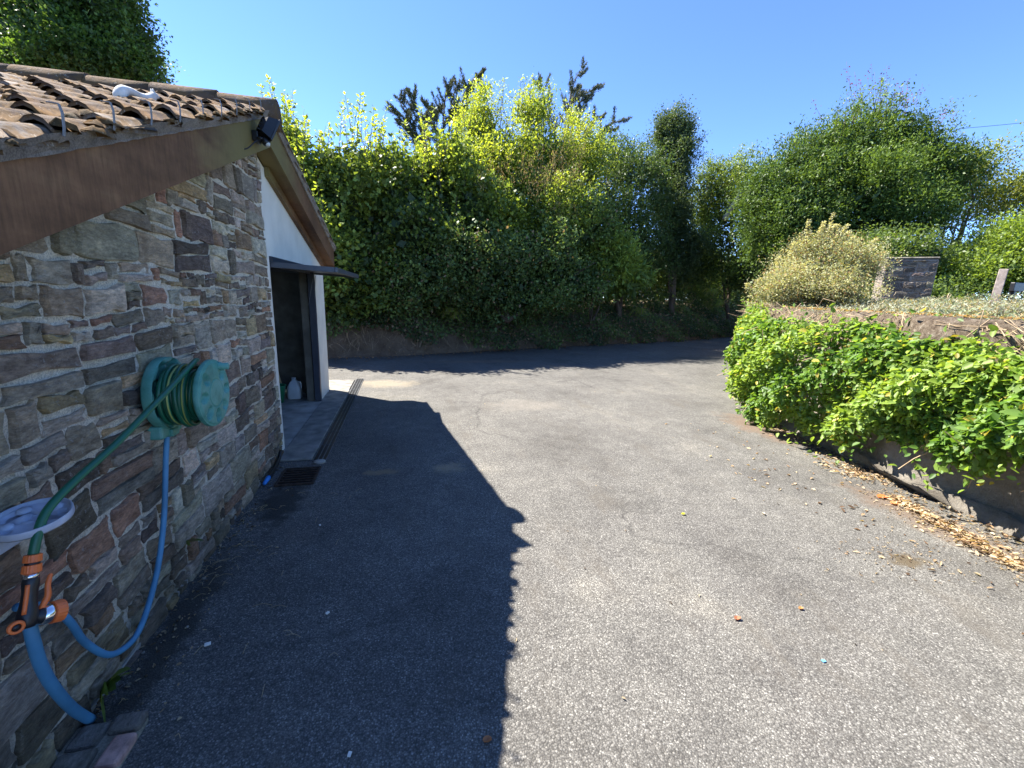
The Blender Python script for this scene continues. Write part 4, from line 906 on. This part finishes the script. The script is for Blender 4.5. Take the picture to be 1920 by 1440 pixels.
fr = disc(None, .172, .014, lambda u: .010-.004*u*u-(.006 if u > .93 else 0)-(.007 if .40 < u < .44 else 0), [(math.radians(a), .70, .022, .034) for a in (0, 45, 90, 135, 225, 270, 315)], Tf, hole_depth=.022).build('front_flange', M_teal, reel)
b = MB(); hp = Tf @ Vector((-.128, .072, .015)); b.tube([hp, hp+Vector((.012, .0, 0)), hp+Vector((.014, 0, 0)), hp+Vector((.045, 0, 0)), hp+Vector((.048, 0, 0))], [.024, .022, .017, .018, .012], 14); b.build('crank_handle', M_teal, fr)
def hose(b, pts, r, n=12, stripe=0, dark=(.008, .095, .05), mid=(.015, .15, .075), yel=(.42, .45, .10)):
    s = len(b.c); b.tube(pts, r, n); N_ = len(b.c)-s
    for i in range(N_):
        k = i % n; b.c[s+i] = yel if k == stripe else (mid if k % 4 == 2 else dark)
b = MB()
for k in range(22):
    x = .098+.0195*(k % 8)+random.uniform(-.003, .003); lay = k//8; R0 = .100+lay*.019+random.uniform(-.002, .008); sag = random.uniform(.0, .018); tx_ = random.uniform(-.05, .05); ph = random.uniform(0, 6)
    pts = []
    for i in range(41):
        t = 2*PI*i/40; rr = R0+.004*math.sin(2*t+ph)+(sag if math.sin(t) < 0 else 0)*abs(math.sin(t)); pts.append(Vector((x+rr*tx_*math.cos(t+ph)*1.6+random.uniform(-.0005, .0005), 2.455+rr*math.cos(t), 1.146+rr*math.sin(t))))
    hose(b, pts, .0098, 12, stripe=random.choice([0, 3, 6, 9, 11, 5]))
coil = b.build('hose_coils', M_hose, reel)
# the green hose leading away to the spray gun
gh = [(.20, 2.50, 1.312), (.22, 2.43, 1.318), (.222, 2.35, 1.297), (.22, 2.228, 1.256), (.215, 2.046, 1.195), (.2, 1.807, 1.11), (.185, 1.627, 1.057), (.17, 1.539, 1.018), (.16, 1.498, .984), (.155, 1.469, .935), (.15, 1.449, .885)]
b = MB(); hose(b, spline(gh, 8), .0125, 12, stripe=1)
tag(b.build('green_hose', M_hose), 'green hose with a yellow stripe running from the reel down to the spray gun', 'hose')
# slotted holder plate
ho = empty('hose_holder', (.02, 1.62, .95), 'faded grey blue round plastic plate the green hose passes through', 'hose holder')
nrm_ = Vector((.02, -.16, 1)).normalized()
cpl = Vector((.10, 1.538, .957)); Tp = Matrix.Translation(cpl) @ nrm_.to_track_quat('Z', 'Y').to_matrix().to_4x4()
pl = disc(None, .094, .006, lambda u: .010 if u > .93 else (.004 if .18 < u < .30 else 0), [(a, .74, .010, .012) for a in (.3, 1.2, 2.2, 3.4, 4.3, 5.4)]+[(2.8, .35, .03, .045), (.0, .30, .020, .075)], Tp, hole_depth=.010).build('plate', M_greyblue, ho)
for a_, rr in ((2.3, .6), (3.9, .55), (.9, .62)):
    b = MB()
    T = Tp @ Matrix.Translation((.1*rr*math.cos(a_), .1*rr*math.sin(a_), .004)); b.lathe([(.018, 0), (.017, .006), (.012, .011), (.0, .012)], T, 20)
    b.build('boss', M_greyblue, pl)
b = MB(); b.box(.0, .03, 1.50, 1.60, .86, .95, bev=.008); b.tube([(.02, 1.55, .92), (.09, 1.54, .945)], [.022, .03], 16); b.build('bracket', M_greyblue, ho)
# spray gun
gun = empty('spray_gun', (.15, 1.40, .80), 'black and orange spray gun hanging from the green hose', 'spray gun')
G0 = Vector((.15, 1.449, .885)); G1 = Vector((.15, 1.383, .705)); ax = (G1-G0).normalized()
Tg = Matrix.Translation(G0) @ ax.to_track_quat('Z', 'Y').to_matrix().to_4x4()
def ribbed(b, z0, z1, r, T, n=40, c=None):
    V = []
    for z, q in ((z0, .80), (z0+.001, 1), (z1-.002, 1.04), (z1, .85)):
        for k in range(n): rr = r*q*(1+.035*(k % 2)); V.append(T @ Vector((rr*math.cos(2*PI*k/n), rr*math.sin(2*PI*k/n), z)))
    b.add(V, [(i*n+k, i*n+(k+1) % n, (i+1)*n+(k+1) % n, (i+1)*n+k) for i in range(3) for k in range(n)]+[tuple(range(n)), tuple(range(4*n-1, 3*n-1, -1))], c, False)
b = MB(); ribbed(b, -.002, .021, .0195, Tg); ribbed(b, .027, .052, .0205, Tg); b.build('connector', M_orange, gun)
b = MB(); b.lathe([(.012, .018), (.017, .021), (.017, .029), (.012, .03)], Tg, 24); b.build('connector_ring', M_black, gun)
b = MB(); b.lathe([(.012, .052), (.0175, .053), (.0185, .066), (.014, .068)], Tg, 28); b.build('collar', M_chrome, gun)
b = MB(); b.tube(spline([Tg @ Vector((0, 0, .064)), Tg @ Vector((.001, 0, .10)), Tg @ Vector((0, 0, .15)), Tg @ Vector((0, .0, .19)), Tg @ Vector((0, 0, .205))], 5), [.0175, .0185, .0195, .0195, .019, .018, .0175, .018, .0185, .0195, .021, .0225, .024, .0245, .0245, .024, .023, .022, .021, .020, .018], 20); body = b.build('handle', M_black, gun)
hd = Tg @ Vector((0, 0, .182)); tipd = Vector((.055, .10, -.045)).normalized()
Th = Matrix.Translation(hd) @ tipd.to_track_quat('Z', 'Y').to_matrix().to_4x4()
b = MB(); b.lathe([(.015, .0), (.020, .02), (.024, .030)], Th, 28); b.build('nozzle_neck', M_black, gun)
b = MB(); b.lathe([(.024, .030), (.027, .032), (.0285, .046), (.0285, .053), (.026, .054)], Th, 36); b.build('nozzle_ring', M_chrome, gun)
b = MB(); ribbed(b, .054, .082, .031, Th); nz_o = b.build('spray_head', M_orange, gun)
b = MB(); b.lathe([(.028, .0825), (.024, .0835), (.0, .0815)], Th, 36); b.build('spray_face', M_black, nz_o)
# lever and thumb wheel
b = MB(); a1 = hd+tipd*.02+Vector((.004, .012, .014)); b.tube(spline([a1, a1+Vector((.012, .018, .03)), a1+Vector((.010, .030, .062)), a1+Vector((.010, .048, .088))], 5), [.006, .007, .008, .0085, .0085, .008, .008, .0075, .0075, .007, .007, .007, .0065, .006, .006, .004], 10); b.build('trigger', M_orange, gun)
b = MB(); q = Tg @ Vector((0, 0, .185)); kd = Vector((.75, -.6, .1)).normalized(); Tk = Matrix.Translation(q+Vector((.0, -.036, .006))) @ kd.to_track_quat('Z', 'Y').to_matrix().to_4x4()
V = []; b.lathe([(.008, -.006), (.0175, -.006), (.019, 0), (.0175, .006), (.011, .007), (.010, .0)], Tk, 28); kn = b.build('adjuster_ring', M_orange, gun)
b = MB(); b.lathe([(.0095, -.005), (.0095, .004), (.0, .006)], Tk, 20); b.tube([q, q+Vector((0, -.03, .004))], .008, 10); b.build('adjuster_core', M_black, kn)
b = MB(); gs = Tg @ Vector((0, 0, .10)); b.tube(spline([Tg @ Vector((0, 0, .075))+Vector((.006, -.019, 0)), Tg @ Vector((0, 0, .11))+Vector((.006, -.0205, 0)), Tg @ Vector((0, 0, .155))+Vector((.006, -.023, 0))], 4), .0055, 8); b.build('grip_inlay', M_orange, gun)
# blue hoses
b = MB(); b.tube(spline([(.12, 1.43, .70), (.12, 1.428, .664), (.12, 1.427, .601), (.11, 1.446, .495), (.10, 1.485, .369), (.07, 1.57, .202), (.045, 1.65, .075), (.03, 1.69, .02)], 8), .0165, 14)
tag(b.build('thick_blue_hose', M_bluehose), 'thick blue hose curving from under the spray gun to the ground', 'hose')
b = MB(); b.tube(spline([(.05, 2.444, .96), (.05, 2.44, .93), (.05, 2.399, .82), (.05, 2.319, .565), (.05, 2.232, .381), (.05, 2.146, .265), (.06, 2.017, .18), (.06, 1.919, .156), (.06, 1.793, .215), (.05, 1.708, .354), (.05, 1.66, .489), (.045, 1.60, .60), (.04, 1.5, .68)], 8), .0125, 12)
tag(b.build('blue_hose', M_bluehose), 'thin blue hose looping down the wall from under the reel', 'hose')
# black feed pipe with a blue end at the foot of the wall
pp = empty('feed_pipe', (.03, 4.0, .0), 'black pipe with bright blue end at the foot of the wall by the grate', 'pipe')
b = MB(); b.tube(spline([(.02, 4.42, .09), (.03, 4.30, .05), (.035, 4.1, .03), (.04, 3.92, .03)], 6), .018, 12); b.build('pipe', M_black, pp)
b = MB(); b.tube([(.04, 3.93, .03), (.042, 3.90, .03), (.043, 3.80, .028)], [.021, .021, .014], 12); b.build('pipe_end', simple('bright_blue', (.03, .22, .62), .4, .5), pp)
# grate and channel drain
gr = empty('drain_grate', (.28, 3.96, 0), 'square rusty iron drain grate by the garage corner', 'drain grate')
b = MB()
for (xa, xb, ya, yb_) in ((.12, .44, 3.78, 3.80), (.12, .44, 4.13, 4.15), (.12, .14, 3.8, 4.13), (.42, .44, 3.8, 4.13)): b.box(xa, xb, ya, yb_, .004, .020, bev=.003)
b.build('frame', M_iron, gr)
for i in range(6):
    b = MB(); y = 3.835+i*.052; b.box(.142, .418, y, y+.016, .006, .019, bev=.003); b.build('bar', M_iron, gr)
b = MB(); b.box(.141, .419, 3.801, 4.129, .0035, .0055); b.build('sump', M_black, gr)
b = MB(); b.add([(-.02, 3.6, .002), (.60, 3.62, .002), (.58, 4.33, .002), (-.02, 4.35, .002)], [(0, 1, 2, 3)])
ch = empty('channel_drain', (.38, 6.4, 0), 'narrow steel channel drain running along the garage threshold', 'channel drain')
b = MB(); b.box(.322, .455, 4.33, 8.5, .0, .004); b.build('channel', M_black, ch)
b = MB()
for x in (.322, .366, .408, .447): b.box(x, x+.008, 4.33, 8.5, .0045, .0095)
b.build('rail', M_chan, ch)
for i in range(9):
    b = MB(); y = 4.33+.462*i; b.box(.3305, .4465, y, y+.012, .0048, .008); b.build('cross_bar', M_chan, ch)
# pebble, brick and stone edging in the near corner
b = MB()
def lump(b, c, r, n1=7, n2=10, j=.12, col_=None):
    V = []
    for i in range(n1+1):
        for k in range(n2):
            a_, e_ = 2*PI*k/n2, PI*i/n1; q = 1+random.uniform(-j, j); V.append((c[0]+r[0]*math.sin(e_)*math.cos(a_)*q, c[1]+r[1]*math.sin(e_)*math.sin(a_)*q, c[2]+r[2]*math.cos(e_)*q))
    b.add(V, [(i*n2+k, (i+1)*n2+k, (i+1)*n2+(k+1) % n2, i*n2+(k+1) % n2) for i in range(n1) for k in range(n2)], col_ or (.2, .2, .18), True)
lump(b, (.40, 4.28, .01), (.06, .045, .028)); tag(b.build('pebble', M_conc), 'rounded grey stone at the near end of the channel drain', 'stone')
kb = empty('rubble_edging', (.1, 1.5, 0), 'broken brick and stone edging set in the ground under the thick blue hose', 'edging')
b = MB(); b.box(-.0, .235, .6, 1.665, -.02, .022, bev=.01); b.build('mortar_bed', M_mortar, kb)
for nm, m_, bx in (('brick', M_brick, (.16, .235, 1.47, 1.59, .8)), ('brick', M_brick, (.15, .24, 1.33, 1.455, .3)), ('brick', M_stone, (.13, .235, 1.60, 1.672, .5)), ('stone', M_stone, (.02, .12, 1.56, 1.66, .6)), ('stone', M_stone, (.03, .145, 1.42, 1.545, .4)), ('stone', M_stone, (.02, .14, 1.27, 1.40, .2))):
    b = MB(); T = Matrix.Translation((0, 0, random.uniform(-.004, .006))) @ Matrix.Translation((bx[0], bx[2], 0)) @ Matrix.Rotation(random.uniform(-.08, .08), 4, 'Z') @ Matrix.Rotation(random.uniform(-.04, .04), 4, 'X') @ Matrix.Translation((-bx[0], -bx[2], 0))
    b.box(bx[0], bx[1], bx[2], bx[3], .0, .040, bev=.012, T=T, c=random.choice([(.36, .33, .30), (.30, .23, .20), (.42, .37, .34)])); b.build(nm, m_, kb)
# weeds
def weed(p, k, l, w_, lab, out=(.6, -.2)):
    P_ = []; D_ = []; r = empty('wall_weed', p, lab, 'weed', 'weeds growing at the foot of the stone wall'); b = MB(); Vv = []; c_ = []
    for i in range(k):
        a_ = random.uniform(-1.2, 1.2); d = Vector((math.cos(a_)*out[0]*.6+.15, math.sin(a_)*.6+out[1], random.uniform(.15, 1))).normalized(); s_ = d.cross(Vector((1, 0, .3))).normalized(); ll = l*random.uniform(.6, 1.1); ww = w_*random.uniform(.7, 1.1)
        s = len(b.v); V = []; nseg = 6; q = random.uniform(.7, 1.2); cc = random.choice([(.10, .16, .035), (.13, .19, .05), (.16, .19, .06), (.20, .16, .07)]); cc = tuple(v*q for v in cc)
        for j in range(nseg+1):
            t = j/nseg; c0 = Vector(p)+d*ll*t+Vector((0.02*t, 0, -.45*ll*t*t)); hw = ww*math.sin(PI*min(1, .08+t*.92))**.8*(.9+.2*(j % 2)); V += [c0-s_*hw+Vector((0, 0, .15*hw)), c0, c0+s_*hw+Vector((0, 0, .15*hw))]
        b.add(V, [(j*3+e, j*3+e+1, j*3+e+4, j*3+e+3) for j in range(nseg) for e in (0, 1)], cc, True)
    b.build('leaves', M_leaf, r); b = MB(); b.tube([Vector(p)-Vector((.01, 0, .03)), Vector(p)+Vector((.01, 0, .02))], [.004, .003], 5); b.build('stem', M_stem, r)
weed((.012, 1.79, .05), 9, .19, .026, 'biggest green weed, beside the lower end of the thick blue hose')
weed((.012, 2.045, .13), 7, .085, .016, 'small green weed behind the loop of the thin blue hose')
weed((.012, 2.55, .25), 5, .09, .013, 'narrow green weed on the stone wall below the reel')
# debris at the foot of the wall, chips and stalks
b = MB()
for k in range(90):
    y = random.uniform(1.3, 4.3); x = .02+abs(random.gauss(0, .10)); q = random.uniform(.003, .009); c_ = random.choice([(.45, .43, .38), (.25, .22, .18), (.5, .5, .48), (.2, .13, .08)])
    lump(b, (x, y, .004+q*.3), (q*random.uniform(.7, 1.6), q*random.uniform(.7, 1.6), q*.6), 3, 6, .2, c_)
tag(b.build('stone_chips', M_stone), 'pale chips and grit along the foot of the stone wall', 'chips', kind='stuff')
for i, (x, y, s_, lab) in enumerate(((.30, 2.02, .013, 'pale flat chip under the loop of the thin blue hose'), (.82, 2.12, .010, 'small square pale chip alone in the garage shadow'), (1.02, 1.35, .009, 'small cream chip in the near part of the garage shadow'), (.62, 3.05, .009, 'pale chip in the shadow below the drain grate'))):
    b = MB(); T = Matrix.Translation((x, y, .008)) @ Matrix.Rotation(random.uniform(0, 3), 4, 'Z') @ Matrix.Rotation(.15, 4, 'X'); b.box(-s_, s_, -s_*.7, s_*.7, -.003, .003, T=T, bev=.0012); tag(b.build('pale_chip', M_white), lab, 'chip', 'pale chips lying on the drive')
b = MB()
for k in range(60):
    x, y = random.choice([(abs(random.gauss(.15, .15)), random.uniform(1.4, 4.2)), (random.uniform(.2, 1), random.uniform(1.5, 3.8)), (abs(random.gauss(.08, .06)), random.uniform(2.2, 3.4))]); a_ = random.uniform(0, PI); l = random.uniform(.02, .11)
    b.tube(spline([(x, y, .006), (x+l*.5*math.cos(a_), y+l*.5*math.sin(a_)+.01, .012), (x+l*math.cos(a_), y+l*math.sin(a_), .006)], 3), .0011, 3)
tag(b.build('straw_stalks', M_wood), 'thin straw stalks scattered in the shade by the stone wall', 'straw', kind='stuff')
# ================================================================ FLOODLIGHT, ORNAMENT, GARAGE CONTENTS
fl = empty('floodlight', (.16, 4.0, 2.82), 'black floodlight with motion sensor fixed near the gable tip', 'floodlight')
hc = Vector((.262, 3.955, 2.872)); face = Vector((.72, .35, -.38)).normalized(); upv = Vector((0, 0, 1))
Tq = Matrix.Translation(hc) @ face.to_track_quat('Z', 'Y').to_matrix().to_4x4()
b = MB(); V = []
for (w_, h_, z) in ((.036, .050, -.066), (.060, .078, -.045), (.078, .100, .018), (.084, .106, .022), (.084, .106, .034)):
    V += [Tq @ Vector((sx*h_, sy*w_, z)) for sx, sy in ((-1, -1), (1, -1), (1, 1), (-1, 1))]
b.add(V, [(i*4+k, i*4+(k+1) % 4, (i+1)*4+(k+1) % 4, (i+1)*4+k) for i in range(4) for k in range(4)]+[(3, 2, 1, 0), (16, 17, 18, 19)])
hdo = b.build('lamp_head', M_black, fl)
b = MB(); b.add([Tq @ Vector((sx*.092, sy*.072, .0355)) for sx, sy in ((-1, -1), (1, -1), (1, 1), (-1, 1))], [(0, 1, 2, 3)]); b.build('glass', M_glass, hdo)
b = MB()
for i in range(5): y = -.05+.025*i; b.box(-.05, .05, y-.002, y+.002, -.075, -.048, T=Tq)
b.build('cooling_fins', M_black, hdo)
b = MB(); b.box(XB+.001, XB+.045, 3.90, 3.99, 2.775, 2.85, bev=.008); b.tube(spline([(XB+.03, 3.93, 2.81), (XB+.06, 3.88, 2.79), (.24, 3.90, 2.80), (.25, 3.95, 2.84)], 4), .010, 8); b.tube([(XB+.04, 3.99, 2.82), (.25, 4.03, 2.86)], .009, 6); b.build('bracket', M_black, fl)
b = MB(); ps = Vector((.245, 3.90, 2.775)); Ts = Matrix.Translation(ps) @ Vector((.5, -.2, -.6)).to_track_quat('Z', 'Y').to_matrix().to_4x4(); b.lathe([(.0, -.03), (.026, -.03), (.030, 0), (.027, .018), (.015, .03), (0, .034)], Ts, 20); sn = b.build('motion_sensor', M_black, fl)
b = MB(); b.lathe([(.019, .026), (.014, .034), (.0, .038)], Ts, 16); b.build('sensor_lens', M_jug, sn)
b = MB(); b.tube(spline([(.22, 3.88, 2.78), (.20, 3.80, 2.74), (XB+.01, 3.72, 2.665), (.08, 3.69, 2.65)], 5), .0045, 6); b.build('cable', M_black, fl)
# weathered animal ornament lying along the tiles
b = MB(); orn = empty('roof_ornament', (-.40, 3.5, 2.80), 'weathered white animal ornament lying stretched on the mossy roof tiles', 'ornament')
A0 = Vector((-.33, 3.20, 2.715)); A1 = Vector((-.24, 3.47, 2.805)); dv = A1-A0; u_ = Vector((0, 0, 1))
def al(t, h): return A0+dv*t+u_*h
b.tube(spline([al(.02, .0), al(.04, .025), al(.14, .055), al(.27, .058), al(.40, .05), al(.55, .038), al(.68, .03), al(.78, .035), al(.88, .05), al(.96, .045), al(1.02, .035)], 5),
       [.58*v for v in [.018, .026, .034, .041, .046, .050, .053, .054, .054, .053, .052, .050, .047, .044, .042, .041, .040, .039, .038, .037, .036, .035, .034, .033, .033, .034, .036, .039, .040, .041, .042, .044, .045, .045, .045, .044, .043, .042, .040, .038, .036, .034, .031, .028, .026, .023, .02, .016, .012, .008, .004]][:51], 16)
b.build('body', M_white, orn)
b = MB(); b.tube(spline([al(.16, .05), al(.10, .01), al(.08, -.02), al(.0, -.025)], 4), [.022, .022, .021, .02, .019, .018, .018, .017, .016, .015, .014, .013, .01], 10); b.build('hind_leg', M_white, orn)
b = MB(); b.tube(spline([al(.70, .03), al(.66, -.005), al(.60, -.02)], 4), [.018, .018, .017, .016, .016, .015, .014, .012, .01], 10); b.build('fore_leg', M_white, orn)
b = MB(); b.tube([al(.88, .065), al(.87, .09)], [.010, .003], 8); b.build('ear', M_white, orn); b = MB(); b.tube([al(.92, .065)+Vector((-.02, 0, 0)), al(.92, .088)+Vector((-.02, 0, 0))], [.009, .003], 8); b.build('ear', M_white, orn)
# inside the garage
br = empty('broom', (-.72, 7.05, .03), 'long wooden handled broom leaning inside the dark garage', 'broom')
b = MB(); b.tube([(-.56, 6.86, .16), (-.86, 7.26, 1.28)], .012, 10); b.build('handle', M_wood, br)
b = MB(); T = Matrix.Translation((-.52, 6.92, .15)) @ Matrix.Rotation(.15, 4, 'Z'); b.box(-.16, .16, -.025, .025, -.02, .02, T=T, bev=.006); hb = b.build('head', M_wood, br)
b = MB()
for i in range(60): x = -.155+.31*i/59; b.tube([T @ Vector((x, random.uniform(-.02, .02), -.02)), T @ Vector((x+random.uniform(-.01, .01), random.uniform(-.03, .03), -.12))], .0025, 3, cap=False)
b.build('bristles', M_stem, hb)
bu = empty('bucket', (-.62, 6.72, .023), 'green bucket on the garage floor below the broom', 'bucket')
T = Matrix.Translation((-.62, 6.72, .023)); b = MB(); b.lathe([(.0, .002), (.10, .0), (.135, .24), (.145, .245), (.145, .255), (.128, .255), (.095, .01), (.0, .01)], T, 32); b.build('pail', M_bucket, bu)
b = MB(); b.tube(spline([(-.62-.14, 6.72, .25), (-.70, 6.65, .19), (-.62, 6.60, .17), (-.54, 6.65, .19), (-.62+.14, 6.72, .25)], 5), .003, 6); b.build('bail', M_steel, bu)
ju = empty('plastic_jug', (-.40, 6.98, .023), 'translucent white plastic jug standing beside the inner pillar', 'jug')
T = Matrix.Translation((-.42, 6.96, .023)); b = MB(); prof = [(.0, .0), (.085, .0), (.095, .01), (.095, .17), (.09, .19), (.06, .25), (.028, .285), (.026, .30), (0, .30)]
V = []; n_ = 28
for r_i, z in prof:
    for k in range(n_): a_ = 2*PI*k/n_; s_ = 1/(abs(math.cos(a_))**5+abs(math.sin(a_))**5)**.2; V.append(T @ Vector((r_i*s_*math.cos(a_), r_i*s_*math.sin(a_), z)))
b.add(V, [(i*n_+k, i*n_+(k+1) % n_, (i+1)*n_+(k+1) % n_, (i+1)*n_+k) for i in range(len(prof)-1) for k in range(n_)], None, True); jb = b.build('container', M_jug, ju)
b = MB(); b.lathe([(.0, .325), (.03, .324), (.031, .30), (.02, .298)], T, 20); b.build('cap', M_jug, ju); b = MB(); b.tube(spline([T @ Vector((.05, 0, .255)), T @ Vector((.085, 0, .25)), T @ Vector((.098, 0, .20)), T @ Vector((.092, 0, .15))], 4), .010, 8); b.build('grip', M_jug, ju)
b = MB(); T = Matrix.Translation((-1.05, 6.95, .03)) @ Matrix.Rotation(-.14, 4, 'X'); b.box(-.30, .22, -.02, .02, 0, 1.28, T=T, bev=.01); b.box(-.26, -.22, -.035, -.02, .04, 1.25, T=T, bev=.004); b.box(.14, .18, -.035, -.02, .04, 1.25, T=T, bev=.004)
tag(b.build('storage_board', M_black), 'tall dark board leaning at the back of the garage', 'board')
